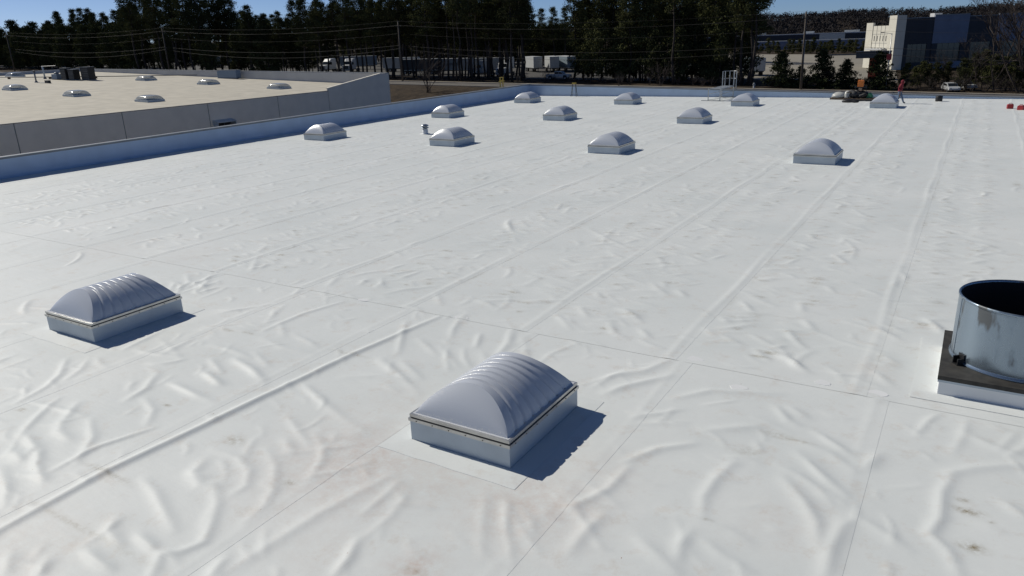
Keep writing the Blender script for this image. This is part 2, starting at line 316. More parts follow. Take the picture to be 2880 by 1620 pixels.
for x, y in ((-5.2, 7.83), (-14.33, 7.84), (1.03, 12.5)):          # pulls fanning out from the curbs
    for k in range(26):
        a = rnd.uniform(0, 6.283); r = rnd.uniform(1.65, 2.1); L = rnd.uniform(.5, 1.3); b = a+rnd.uniform(-.35, .35)
        p0 = (x+r*math.cos(a), y+r*math.sin(a)); p1 = (p0[0]+L*.5*math.cos(b), p0[1]+L*.5*math.sin(b)); c = b+rnd.uniform(-.4, .4)
        ridges.append((np.array([p0, p1, (p1[0]+L*.5*math.cos(c), p1[1]+L*.5*math.sin(c))]), rnd.uniform(.004, .008), rnd.uniform(.045, .07)))
FAR_SEAMS = [-36.95, -35.5, -32.65, -29.75, -26.85, -24.0, -21.1, -18.22, -15.45, -12.45, -9.45, -6.68, -3.82, -0.93, 1.97, 4.87, 7.77, 10.67, 14.0]
NEAR_SEAMS = [-36.95, -35.4, -32.5, -29.6, -26.7, -23.8, -20.9, -18.0, -15.1, -12.2, -9.3, -6.42, -3.53, -0.63, 2.27, 5.17, 8.07, 10.97, 14.0]
spots = [(-.0, 0, 0, 0, 0)]
spots = []
for sx in FAR_SEAMS[2:-3]:
    y = 11.5
    while y < 60:
        y += rnd.uniform(.5, 3.2); spots.append((sx+.12+rnd.uniform(.0, .06), y, rnd.uniform(.03, .06), rnd.uniform(.12, .5), rnd.uniform(.12, .4)))
for sx in FAR_SEAMS[1:-1]:                                 # fastener rows: small cross ripples and dust that collects at them
    for off in (1.45, rnd.choice([.6, 2.2])):
        y = 11.6
        while y < 62:
            y += rnd.uniform(.16, .36)+.003*y
            x = sx+off+rnd.gauss(0, .10); L = rnd.uniform(.15, .40); a0 = rnd.gauss(0, .5)
            ridges.append((np.array([(x-L*math.cos(a0), y-L*math.sin(a0)), (x, y+rnd.uniform(-.05, .05)), (x+L*math.cos(a0), y+L*math.sin(a0))]), rnd.uniform(.003, .0075)*(1+y/45), rnd.uniform(.04, .065)*(1+y/90)))
            if rnd.random() < .4: spots.append((x+rnd.uniform(-.2, .2), y-.08, rnd.uniform(.06, .17), rnd.uniform(.03, .06)*(1+y/60), rnd.uniform(.2, .6)))
for px, py, rx, ry, s in [(2723,1440,.13,.06,1.0),(2708,1408,.07,.04,.7),(2735,1540,.11,.08,.95),(2790,1470,.03,.03,.6),(2220,1235,.30,.05,.45),(2185,1222,.2,.06,.4),(2100,1270,.2,.12,.3),(660,1240,.15,.1,.55),(470,1140,.08,.03,.8),
                          (818,1357,.07,.06,.7),(300,1330,.5,.05,.5),(200,1470,1.4,.04,.35),(60,1153,.10,.05,.7),(700,938,.16,.04,.6),(985,996,.35,.05,.5),(1990,1465,.05,.03,.7),(1165,1610,.12,.05,.7),(1700,1005,.10,.04,.4),(640,930,.18,.04,.5),
                          (2040,595,.05,.1,.5),(2580,735,.05,.05,.6),(2600,680,.05,.05,.6),(2566,760,.05,.05,.5),(1820,645,.15,.08,.5),(1800,652,.1,.05,.4),(2125,690,.12,.05,.5),(2860,520,.1,.3,.6),(1455,848,.12,.05,.4)]:
    p = atroof(px, py); spots.append((p.x, p.y, rx, ry, s))
tints = [(atroof(px, py), r, s) for px, py, r, s in [(1010,1300,1.1,.75),(1480,1420,.8,.7),(1250,1350,.6,.5),(900,1540,.5,.3),(1170,1600,.3,.9),(1060,1310,.35,.5),(2200,1480,.5,.25),(1700,1330,.5,.3),(300,700,1.4,.2),(30,1560,.9,.35),(520,720,.8,.2),(2450,1040,.4,.3),(130,860,.7,.25),(1120,1130,.5,.3)]]

def ss(a, b, x):
    t = np.clip((x-a)/(b-a), 0, 1); return t*t*(3-2*t)
def heights(xs, ys, x_lo, x_hi):
    X, Y = np.meshgrid(xs, ys); H = np.zeros_like(X)
    for P, a, s in ridges:
        m = 3.6*s
        i0, i1 = np.searchsorted(xs, [P[:, 0].min()-m, P[:, 0].max()+m]); j0, j1 = np.searchsorted(ys, [P[:, 1].min()-m, P[:, 1].max()+m])
        if i1 <= i0 or j1 <= j0: continue
        x = X[j0:j1, i0:i1]; y = Y[j0:j1, i0:i1]; best = np.full(x.shape, 1e9); tt = np.zeros(x.shape)
        seg = np.linalg.norm(np.diff(P, axis=0), axis=1); tot = seg.sum(); acc = 0
        for k in range(len(P)-1):
            d = P[k+1]-P[k]; L2 = max(d@d, 1e-9); t = np.clip(((x-P[k, 0])*d[0]+(y-P[k, 1])*d[1])/L2, 0, 1)
            q = (x-P[k, 0]-t*d[0])**2+(y-P[k, 1]-t*d[1])**2; u = q < best; best = np.where(u, q, best); tt = np.where(u, (acc+t*seg[k])/tot, tt); acc += seg[k]
        H[j0:j1, i0:i1] += 2.0*a*np.exp(-(best/(1.05*s)**2)**.8)*np.sqrt(np.clip(np.sin(np.clip(tt*.92+.04, 0, 1)*PI), 0, 1))
    H += .0022*np.sin(X*2.1+Y*1.3+np.sin(Y*.9)*1.5)+.0018*np.sin(Y*3.7-X*1.1+np.sin(X*1.7)*2)+.003*np.sin(Y*.7+X*.45)
    k = np.ones_like(X)
    for x0, x1, y0, y1 in FLAT:
        d = np.maximum(np.maximum(x0-X, X-x1), np.maximum(y0-Y, Y-y1)); k = np.minimum(k, ss(.34, .75, d))
    H = np.maximum(H, -.004)*k - .006*(1-k)
    edge = .0017*ss(x_hi-.30, x_hi-.13, X)*np.ones_like(X) + (.0075+.005*np.sin(Y*.83+x_hi*3)*np.sin(Y*.31+x_hi))*np.exp(-((X-x_hi+.16+.03*np.sin(Y*1.1+x_hi*5))/.055)**2)*k*np.where(Y > YC, 1, .35)       # lap over the next sheet
    return X, Y, H+edge*np.where(x_hi > PX1-.01, 0, 1)
ware = thing('warehouse', 'long white-roofed warehouse in the foreground with blue-shaded parapet walls', 'building')
def sheet(x0, x1, y0, y1, dx, ys, lift):
    ov = .0 if x1 > PX1-.01 else .12
    xs = np.linspace(x0, x1+ov, max(6, int((x1+ov-x0)/dx)))
    X, Y, Hh = heights(xs, ys, x1+ov, x1+ov)
    Hh = Hh + lift(Y) + .003
    Hh += np.where(np.abs(X-x0) < 1e-6, -.0, 0)
    ny, nx = X.shape; V = np.stack([X, Y, Hh], -1).reshape(-1, 3)
    i = (np.arange(ny-1)[:, None]*nx+np.arange(nx-1)[None]).ravel(); F = np.stack([i, i+1, i+nx+1, i+nx], -1)
    if ov:                                                  # turned-down edge gives the lap its thickness
        E1 = V.reshape(ny, nx, 3)[:, -1].copy(); E0 = E1.copy(); E0[:, 2] -= .0032; b = len(V); V = np.concatenate([V, E1, E0]); j = np.arange(ny-1)
        F = np.concatenate([F, np.stack([b+j, b+ny+j, b+ny+j+1, b+j+1], -1)])
    me = quad_mesh('membrane_sheet', V, F, M['membrane']); me.polygons.foreach_set('use_smooth', [True]*len(F))
    st = np.zeros((len(V), 4), np.float32); st[:, 3] = 1
    for sx, sy, rx, ry, s in spots:
        if sx < x0-.6 or sx > x1+.7 or sy < y0-1 or sy > y1+1: continue
        st[:, 0] = np.maximum(st[:, 0], s*np.exp(-((V[:, 0]-sx)/rx)**2-((V[:, 1]-sy)/ry)**2))
    for p, r, s in tints: st[:, 1] = np.maximum(st[:, 1], s*np.exp(-((V[:, 0]-p.x)**2+(V[:, 1]-p.y)**2)/r**2))
    ca = me.color_attributes.new('stain', 'FLOAT_COLOR', 'POINT'); ca.data.foreach_set('color', st.ravel())
    return link('membrane_sheet', me, ware)
def graded(y0, y1, d0, g):
    ys = [y0]
    while ys[-1] < y1: ys.append(ys[-1]+d0+g*(ys[-1]-y0))
    ys[-1] = y1; return np.array(ys)
YC = 11.1
ysF = graded(YC-.12, PY1, .032, .0032); ysN = np.concatenate([np.linspace(PY0, 2.0, 24)[:-1], np.arange(2.0, YC, .034), [YC]])
ysFc = graded(YC-.12, PY1, .12, .004); ysNc = np.concatenate([np.linspace(PY0, 2.0, 20)[:-1], np.linspace(2, YC, 90)])
for a, b in zip(FAR_SEAMS[:-1], FAR_SEAMS[1:]):
    fine = -30 < b and a < 3; sheet(a, b, YC-.12, PY1, .05 if fine else .11, ysF if fine else ysFc, lambda Y: .0035*(1-ss(YC-.02, YC+.15, Y)))
for a, b in zip(NEAR_SEAMS[:-1], NEAR_SEAMS[1:]):
    fine = -19 < b and a < 3; sheet(a, b, PY0, YC, .036 if fine else .12, ysN if fine else ysNc, lambda Y: Y*0)
# patches over the T-joints along the cross lap
for px, py in [(1955,1010),(2470,1107),(1147,866),(1296,894),(845,805),(1024,844),(614,764),(2315,1077),(2075,1090)]:
    p = atroof(px, py); mb = MB(); a = rnd.uniform(-.1, .1); r = [rnd.uniform(.09, .14) for _ in range(10)]
    pl = [(p.x+r[k]*1.2*math.cos(2*PI*k/10+a), p.y+r[k]*.8*math.sin(2*PI*k/10+a)) for k in range(10)]
    mb.prism(pl, 'z', .0, .0085); mb.build('seam_patch', M['clean'], ware)
# structure under the sheets, parapets, copings
mb = MB().box(-37.3, 14.3, -8.3, 64.1, -.5, -.05); mb.build('roof_deck', M['grey_wall'], ware)
def ptop(y): return .815+.0026*y
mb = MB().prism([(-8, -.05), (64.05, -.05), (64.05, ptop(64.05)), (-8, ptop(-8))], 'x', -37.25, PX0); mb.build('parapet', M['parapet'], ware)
def ftop(x): return max(.07, .95+(x+36.95)*(-.88/39.6))
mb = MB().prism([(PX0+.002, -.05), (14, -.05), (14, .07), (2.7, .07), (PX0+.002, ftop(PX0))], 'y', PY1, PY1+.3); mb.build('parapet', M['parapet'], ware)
mb = MB().prism([(-8, ptop(-8)+.003), (64.1, ptop(64.1)+.003), (64.1, ptop(64.1)+.10), (-8, ptop(-8)+.10)], 'x', -37.30, PX0+.035); mb.build('coping', M['coping'], ware)
mb = MB().prism([(PX0+.04, ftop(PX0)+.003), (2.7, .073), (14, .073), (14, .15), (2.7, .15), (PX0+.04, ftop(PX0)+.09)], 'y', PY1-.035, PY1+.35); mb.build('coping', M['coping'], ware)
for args, nm in [((-37.2, -36.98, -8, 64, -10, -.06), 0), ((-37.2, 14, 63.8, 64.02, -10, -.06), 1), ((13.8, 14, -8, 63.8, -10, -.06), 2), ((-36.98, 13.8, -8.2, -8, -10, -.06), 3)]:
    MB().box(*args).build('wall', M['grey_wall'], ware)
# cant strip where the membrane turns up the parapet
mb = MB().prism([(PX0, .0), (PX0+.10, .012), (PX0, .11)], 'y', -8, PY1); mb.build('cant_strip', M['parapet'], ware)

# ---------------------------------------------------------------- skylights
def dome_mesh(w, l, hd, setb, nrib, amp, m):
    mb = MB(); nu, nv = 40, 112
    def arch(u): return hd*(1-abs(u)**2.0)**.82
    us = [-1+2*k/nu for k in range(nu+1)]
    V = []
    for j in range(nv+1):
        v = j/nv
        for u in us:
            z0 = arch(u); sb = setb*(z0/hd); y0 = -l/2+sb; y1 = l/2-sb; y = y0+(y1-y0)*v
            e = min(v, 1-v); c = math.cos(2*PI*nrib*v); g = amp*max(0, c)**3*min(1, e*14)*(.35+.65*(z0/hd))
            V.append((u*w/2*(1-g*.35/hd*2*abs(u)), y, z0*(1-g/hd)))
    F = [(j*(nu+1)+k, j*(nu+1)+k+1, (j+1)*(nu+1)+k+1, (j+1)*(nu+1)+k) for j in range(nv) for k in range(nu)]
    mb.add(V, F)
    for sgn in (-1, 1):
        V = []; ne = 10
        for j in range(ne+1):
            t = j/ne
            for u in us:
                z0 = arch(u); b = .05*math.sin(PI*t)*(z0/hd); V.append((u*w/2, sgn*(l/2-setb*(z0/hd)*t+b), z0*t))
        mb.add(V, [(j*(nu+1)+k, j*(nu+1)+k+1, (j+1)*(nu+1)+k+1, (j+1)*(nu+1)+k) for j in range(ne) for k in range(nu)])
    # flat lip
    o, i = (w/2+.03, l/2+.03), (w/2, l/2)
    mb.add([(-o[0], -o[1], 0), (o[0], -o[1], 0), (o[0], o[1], 0), (-o[0], o[1], 0), (-i[0], -i[1], 0), (i[0], -i[1], 0), (i[0], i[1], 0), (-i[0], i[1], 0)], [(0, 1, 5, 4), (1, 2, 6, 5), (2, 3, 7, 6), (3, 0, 4, 7)])
    ob = mb.build('dome', m, None, True); return ob
def ring(mb, w, l, t, z0, z1):
    mb.box(-w/2, w/2, -l/2, -l/2+t, z0, z1); mb.box(-w/2, w/2, l/2-t, l/2, z0, z1)
    mb.box(-w/2, -w/2+t, -l/2+t, l/2-t, z0, z1); mb.box(w/2-t, w/2, -l/2+t, l/2-t, z0, z1); return mb
def make_skylight(label, group):
    t = thing('skylight', label, 'skylight', group=group)
    mb = ring(MB(), SW, SL, .06, 0, .318); mb.build('curb', M['curb'], t)
    mb = MB(); ox, oy = SW/2, SL/2; n = 7; rr = random.Random(3)
    out = []
    for (x0, y0), (x1, y1) in zip([(-ox-.3, -oy-.36), (ox+.28, -oy-.36), (ox+.28, oy+.3), (-ox-.3, oy+.3)], [(ox+.28, -oy-.36), (ox+.28, oy+.3), (-ox-.3, oy+.3), (-ox-.3, -oy-.36)]):
        for k in range(n): f = k/n; out.append((x0+(x1-x0)*f+rr.uniform(-.012, .012), y0+(y1-y0)*f+rr.uniform(-.012, .012)))
    N = len(out); inn = [(max(-ox-.004, min(ox+.004, x)), max(-oy-.004, min(oy+.004, y))) for x, y in out]
    vs = [(x, y, .0012) for x, y in out]+[(x, y, .007) for x, y in inn]+[(x, y, -.003) for x, y in out]
    mb.add(vs, [(k, (k+1) % N, N+(k+1) % N, N+k) for k in range(N)]+[(2*N+k, 2*N+(k+1) % N, (k+1) % N, k) for k in range(N)]); mb.build('flashing', M['membrane'], t)
    ring(MB(), SW+.035, SL+.035, .05, .292, .335).build('flange', M['alu'], t)
    ring(MB(), SW-.015, SL-.015, .05, .335, .352).build('gasket', M['gap'], t)
    ring(MB(), SW+.004, SL+.004, .045, .352, .392).build('dome_frame', M['alu'], t)
    d = dome_mesh(SW-.11, SL-.11, .455, .33, 8, .042, M['dome']); d.parent = t; d.location = (0, 0, .394)
    MB().box(-SW/2+.07, SW/2-.07, -SL/2+.07, SL/2-.07, .02, .03).build('light_well', M['clean'], t)
    return t
def add_screws(t):
    base = MB().lathe([(0, 0), (.008, 0), (.008, .006), (0, .007)], 8).build('screw', M['screw'], t)
    base.rotation_euler = (PI/2, 0, 0); base.location = (-SW/2+.12, -SL/2-.018, .312)
    def cp(x, y, rot):
        c = base.copy(); C.objects.link(c); c.parent = t; c.location = (x, y, .312); c.rotation_euler = rot
    for k in range(1, 6): cp(-SW/2+.12+k*(SW-.24)/5, -SL/2-.018, (PI/2, 0, 0))
    for k in range(7): cp(SW/2+.018, -SL/2+.12+k*(SL-.24)/6, (0, PI/2, 0))
SLAB = ['ribbed skylight on white curb at the far left of the foreground', 'large ribbed skylight nearest the camera, blue shadow on its right side',
        'domed skylight close beside the blue-shaded left parapet, nearest of that column', 'domed skylight just right of the small capped vent pipe', 'domed skylight in the middle row, third from the left parapet', 'domed skylight alone at right, fourth in the middle row',
        'domed skylight by the left parapet, between the nearer and the corner one', 'domed skylight second from left parapet in the row behind the vent', 'domed skylight third from left parapet in the row behind the vent',
        'domed skylight directly in front of the worker in red', 'domed skylight nearest the far left roof corner', 'domed skylight in the farthest row, right of the step ladder', 'domed skylight in the farthest row beside the aluminium crossover platform']
S0 = make_skylight(SLAB[0], 'skylights on the white roof')
sky_objs = [S0]+[copy_tree(S0) for _ in SKY[1:]]
for o, (x, y), lb in zip(sky_objs, SKY, SLAB): o.location = (x+SW/2, y+SL/2, 0); o['label'] = lb
bpy.context.view_layer.update()
add_screws(sky_objs[0]); add_screws(sky_objs[1])

# ---------------------------------------------------------------- vent pipe
v = thing('vent_pipe', 'small white vent pipe with round metal rain cap', 'vent', (-27.9, 35.68, .004))
MB().lathe([(.30, .0), (.29, .012), (.19, .02), (.175, .06), (.165, .30), (.15, .30)], 28).build('pipe', M['clean'], v, True)
MB().lathe([(.10, .28), (.10, .40)], 20).build('neck', M['gap'], v, True)
MB().lathe([(.12, .33), (.23, .345), (.235, .37), (.16, .41), (.10, .42)], 28).build('collar', M['galv'], v, True)
MB().lathe([(.10, .40), (.15, .43), (.15, .46)], 28).build('throat', M['coping'], v, True)
MB().lathe([(.06, .455), (.235, .46), (.235, .485), (.19, .53), (.10, .565), (.001, .578)], 28).build('cap', M['galv'], v, True)

# ---------------------------------------------------------------- exhaust stack at right
e = thing('exhaust_stack', 'wide galvanised exhaust stack on dark square base at the right edge', 'exhaust stack', (1.03, 12.52, .0))
def stain_galv():
    m = mat('stained_galvanised', (.27, .33, .39), .28, .8); n, l, b = nodes(m)
    tc = n.new('ShaderNodeTexCoord'); mp = n.new('ShaderNodeMapping'); mp.inputs['Scale'].default_value = (3.2, 3.2, 1.0); l.new(tc.outputs['Object'], mp.inputs[0])
    no = n.new('ShaderNodeTexNoise'); no.inputs['Scale'].default_value = 1.1; no.inputs['Detail'].default_value = 5; l.new(mp.outputs[0], no.inputs['Vector'])
    r = n.new('ShaderNodeValToRGB'); e_ = r.color_ramp.elements; e_[0].position = .54; e_[1].position = .60; e_[0].color = (.27, .335, .40, 1); e_[1].color = (.15, .16, .165, 1); l.new(no.outputs['Fac'], r.inputs[0]); l.new(r.outputs[0], b.inputs['Base Color'])
    r2 = n.new('ShaderNodeMapRange'); r2.inputs[1].default_value = .5; r2.inputs[2].default_value = .6; r2.inputs[3].default_value = .27; r2.inputs[4].default_value = .55; l.new(no.outputs['Fac'], r2.inputs[0]); l.new(r2.outputs[0], b.inputs['Roughness'])
    bu = n.new('ShaderNodeBump'); bu.inputs['Strength'].default_value = .12; bu.inputs['Distance'].default_value = .03; n3 = n.new('ShaderNodeTexNoise'); n3.inputs['Scale'].default_value = 4; l.new(tc.outputs['Object'], n3.inputs['Vector']); l.new(n3.outputs['Fac'], bu.inputs['Height']); l.new(bu.outputs['Normal'], b.inputs['Normal'])
    return m
M['stack'] = stain_galv()
MB().box(-.97, .97, -.97, .97, 0, .20).build('curb', M['clean'], e, bevel=.012)
MB().box(-1.30, 1.30, -1.25, 1.30, .0, .005).build('flashing', M['membrane'], e)
MB().box(-.985, .985, -.985, .985, .20, .235).build('drip_edge', M['curb'], e)
mb = MB(); ring(mb, 1.98, 1.98, .99, .235, .30); mb.build('base_plate', M['dark_deck'], e)
cy = .12
MB().lathe([(.90, .302), (.905, .33), (.882, .345), (.882, .36)], 72, (0, cy, 0)).build('base_collar', M['stack'], e, True)
MB().lathe([(.88, .31), (.88, 1.26)], 96, (0, cy, 0)).build('cylinder', M['stack'], e, True)
MB().lathe([(.862, .30), (.862, 1.262)], 96, (0, cy, 0)).build('liner', M['gap'], e, True)
MB().lathe([(.858, 1.255), (.862, 1.28), (.878, 1.288), (.892, 1.275), (.892, 1.25), (.881, 1.245)], 96, (0, cy, 0)).build('rim', M['stack'], e, True)
MB().lathe([(.001, .50), (.86, .50)], 48, (0, cy, 0)).build('damper', M['gap'], e)
for a in (PI+.62, PI*1.5+.62, .62, PI*.5+.62):
    br = MB(); Mx = Matrix.Translation((0, cy, 0))@Matrix.Rotation(a, 4, 'Z')
    br.box(.885, .90, -.06, .06, .30, .46, M=Mx); br.box(.90, .99, -.06, .06, .30, .312, M=Mx); br.box(.90, .985, -.06, -.045, .312, .42, M=Mx); br.box(.90, .985, .045, .06, .312, .40, M=Mx)
    b_ = br.build('bracket', M['black'], e)
# sheet joint on the cylinder with rivets
jn = MB(); a = PI+.32
jn.tube([(0+.884*math.cos(a), cy+.884*math.sin(a), .36), (0+.884*math.cos(a), cy+.884*math.sin(a), 1.24)], .006, 6); jn.build('seam', M['galv'], e)

# ---------------------------------------------------------------- crossover platform, ladders
def bar(mb, a, b, r=.022): mb.tube([a, b], r, 6)
p = thing('crossover_platform', 'aluminium roof access platform with tall guard rails at the far parapet', 'platform', (-17.85, 61.8, .02))
x0, x1, y0, y1 = -.46, .48, -2.0, 1.7
for x, y, h in [(x0, y0, .98), (x1, y0, 1.08), (x0, y1, .92), (x1, y1, .92)]:
    m_ = MB(); m_.box(x-.03, x+.03, y-.03, y+.03, 0, h); m_.build('post', M['steel_rail'], p)
for y in (y0, y1):
    MB().box(x0-.55, x1+.35, y-.04, y+.04, -.012, .03).build('base_rail', M['coping'], p)
for x in (x0, x1):
    m_ = MB(); bar(m_, (x, y0, .50), (x, y1, .50)); bar(m_, (x, y0, .88), (x, y1, .88), .03); m_.build('side_rail', M['steel_rail'], p)
m_ = MB(); bar(m_, (x0, y0, .06), (x1, y1, .06), .018); m_.build('brace', M['coping'], p)
for k in range(9):
    y = y0+.1+k*(y1-y0-.2)/8; MB().box(x0, x1, y-.08, y+.08, .895, .925).build('tread', M['steel_rail'], p)
for x, y in [(x0, y1+.05), (x0, y1+.75), (-.15, y1+1.0), (.2, y1+1.0), (x1, y1+.05), (x1, y1+.75)]:
    m_ = MB(); m_.box(x-.028, x+.028, y-.028, y+.028, .45, 2.05); m_.build('cage_post', M['steel_rail'], p)
for z in (1.45, 2.04):
    m_ = MB(); m_.tube([(x0, y1+.05, z), (x0, y1+.75, z), (-.15, y1+1.0, z), (.2, y1+1.0, z), (x1, y1+.75, z), (x1, y1+.05, z)], .022, 6); m_.build('cage_hoop', M['steel_rail'], p)
def step_ladder(loc, rz, h, label):
    t = thing('step_ladder', label, 'ladder', loc, rz)
    for s in (-1, 1):
        m_ = MB(); m_.tube([(s*.24, -.28, 0), (s*.14, .0, h)], .026, 6); m_.build('front_rail', M['ladder_dark'], t)
        m_ = MB(); m_.tube([(s*.24, .26, 0), (s*.14, .03, h-.02)], .020, 6); m_.build('rear_rail', M['ladder_dark'], t)
    for k in range(1, 4):
        f = k/4; MB().box(-.24+.10*f, .24-.10*f, -.28+.28*f-.05, -.28+.28*f+.05, h*f-.012, h*f+.012).build('step', M['steel_rail'], t)
    MB().box(-.19, .19, -.09, .10, h-.02, h+.06).build('top_cap', M['yellow'], t)
    return t
step_ladder((-31.85, 63.2, .006), .25, 1.15, 'dark step ladder with yellow top against the far parapet')
t = thing('extension_ladder', 'yellow ladder top poking above the far left parapet corner', 'ladder', (-37.42, 59.6, -9.0))
H0 = ptop(59.6)+9+.95
for s in (-1, 1):
    m_ = MB(); m_.box(-.04, .04, s*.24-.035, s*.24+.035, 0, H0); m_.build('rail', M['yellow'], t)
for k in range(int(H0/.3)): m_ = MB(); m_.tube([(0, -.22, .2+k*.3), (0, .22, .2+k*.3)], .018, 6); m_.build('rung', M['yellow'], t)
MB().box(-.05, .05, -.42, .42, H0-.36, H0-.28).build('standoff', M['yellow'], t)
MB().box(-.05, .05, -.36, .30, H0-.02, H0+.04).build('cross_bar', M['yellow'], t)

# ---------------------------------------------------------------- loose things at the far right of the roof
def lumpy(name, m, parent, c, r, seed, sub=3, flat=0):
    bm = bmesh.new(); bmesh.ops.create_icosphere(bm, subdivisions=sub, radius=1); rr = random.Random(seed)
    ph = [(Vector((rr.gauss(0, 1), rr.gauss(0, 1), rr.gauss(0, 1)))*2.2, rr.uniform(0, 6), rr.uniform(.05, .14)) for _ in range(7)]
    for q in bm.verts:
        k = 1+sum(a*math.sin(d.dot(q.co)+f) for d, f, a in ph); q.co = Vector((q.co.x*r[0]*k, q.co.y*r[1]*k, max(-1, q.co.z*k*1.15)*r[2]))
        if q.co.z < -r[2]*.75: q.co.z = -r[2]*.75
    me = bpy.data.meshes.new(name); bm.to_mesh(me); bm.free(); me.materials.append(m); me.polygons.foreach_set('use_smooth', [True]*len(me.polygons))
    o = link(name, me, parent); o.location = (c[0], c[1], c[2]+r[2]*.75); return o
pal = thing('wooden_pallet', 'weathered wooden pallet by the far parapet, loaded with wrapped material and scrap', 'pallet', (-8.1, 62.55, .006))
for y in (-.5, 0, .5): MB().box(-1.55, 1.55, y-.045, y+.045, 0, .09).build('runner', M['wood'], pal)
for k in range(11): MB().box(-1.55+k*.3, -1.55+k*.3+.13, -.55, .55, .091, .115).build('slat', M['wood'], pal)
def roof_thing(name, label, cat, fn, group=None):
    o = fn(); o.name = name; return tag(o, label, cat, group)
roof_thing('wrapped_bundle', 'white plastic-wrapped bundle on the left end of the pallet', 'bundle', lambda: lumpy('b', M['white_bag'], None, (-9.05, 62.5, .12), (.55, .34, .20), 4))
t = thing('scrap_pile', 'dark scrap pile in the middle of the pallet', 'scrap pile', (-7.75, 62.5, .12))
lumpy('cloth', M['grey_pile'], t, (0, .05, 0), (.62, .34, .26), 9); lumpy('cloth', M['black'], t, (.35, -.15, .0), (.36, .26, .22), 10); lumpy('cloth', M['grey_pile'], t, (-.38, -.1, .12), (.3, .24, .24), 11); lumpy('cloth', M['black'], t, (.05, .1, .25), (.36, .24, .16), 13)
for k in range(7):
    a = rnd.uniform(-.5, .5); MB().box(-.55, .55, -.05, .05, 0, .035, M=Matrix.Translation((rnd.uniform(-.3, .3), rnd.uniform(-.3, .2), rnd.uniform(.18, .48)))@Matrix.Rotation(a, 4, 'Z')@Matrix.Rotation(rnd.uniform(-.25, .25), 4, 'Y')).build('board', M['wood' if k % 3 == 0 else 'grey_pile'], t)
roof_thing('plastic_bag', 'small pale crumpled bag between the white bundle and the scrap pile', 'bag', lambda: lumpy('b', M['white_bag'], None, (-8.45, 62.3, .12), (.24, .22, .25), 12))
roof_thing('green_bag', 'small green bag at the right end of the pallet', 'bag', lambda: lumpy('b', M['green'], None, (-6.92, 62.4, .12), (.22, .2, .17), 15))
t = thing('orange_machine', 'orange roofing machine standing on top of the scrap pile', 'machine', (-7.65, 62.5, .60))
MB().box(-.20, .20, -.18, .18, .32, .80).build('housing', M['orange'], t, bevel=.03)
MB().box(-.42, .42, -.12, .12, .25, .32).build('cross_bar', M['black'], t)
MB().box(-.10, .10, -.14, .14, .02, .25).build('motor', M['tan'], t, bevel=.02)
for s in (-1, 1):
    m_ = MB(); m_.tube([(s*.34, .1, .29), (s*.40, .18, -.0)], .02, 6); m_.build('leg', M['black'], t)
roof_thing('black_tarp', 'black crumpled tarp lying on the roof in front of the pallet', 'tarp', lambda: lumpy('b', M['black'], None, (-7.85, 59.65, .006), (.55, .22, .12), 21))
t = thing('plank_stack', 'dark planks lying flat on the roof right of the pallet', 'planks', (-7.2, 61.2, .006))
for k in range(7):
    mb = MB(); Mx = Matrix.Rotation(rnd.uniform(-.08, .08), 4, 'Z'); y = -.42+k*.14; x = rnd.uniform(-.5, .2); z = .03*(k % 2)
    mb.box(x-1.0, x+1.3, y-.06, y+.06, z, z+.028, M=Mx); mb.build('plank', M['grey_pile'], t)
t = thing('black_roll', 'short black roll standing alone near the far parapet', 'roll', (-2.38, 61.4, .006))
MB().lathe([(.05, 0), (.215, 0), (.225, .03), (.225, .36), (.21, .38), (.06, .38), (.06, .05)], 28).build('winding', M['black'], t, True)
MB().lathe([(.06, .02), (.06, .40), (.05, .40), (.05, .02)], 20).build('core', M['grey_pile'], t, True)
def jerry(loc, rz, m, label):
    t = thing('fuel_can', label, 'fuel can', loc, rz, 'fuel cans on the roof')
    mb = MB().prism([(-.17, 0), (.17, 0), (.17, .22), (.12, .28), (-.10, .28), (-.17, .24)], 'y', -.11, .11); mb.build('body', m, t, bevel=.025)
    m_ = MB(); m_.tube([(-.09, 0, .27), (-.07, 0, .33), (.07, 0, .335), (.10, 0, .27)], .017, 8); m_.build('handle', m, t)
    m_ = MB(); m_.lathe([(.035, 0), (.035, .04), (0, .045)], 14, (.135, 0, .25)); m_.build('spout_cap', M['black'], t)
jerry((1.73, 56.46, .006), .2, M['red'], 'red plastic fuel can standing apart, left of the other cans')
jerry((2.26, 55.65, .006), -.35, M['red'], 'red plastic fuel can at the right edge, partly hiding the tan can')
jerry((2.52, 55.95, .006), .9, M['tan'], 'tan plastic can behind the right red fuel can')

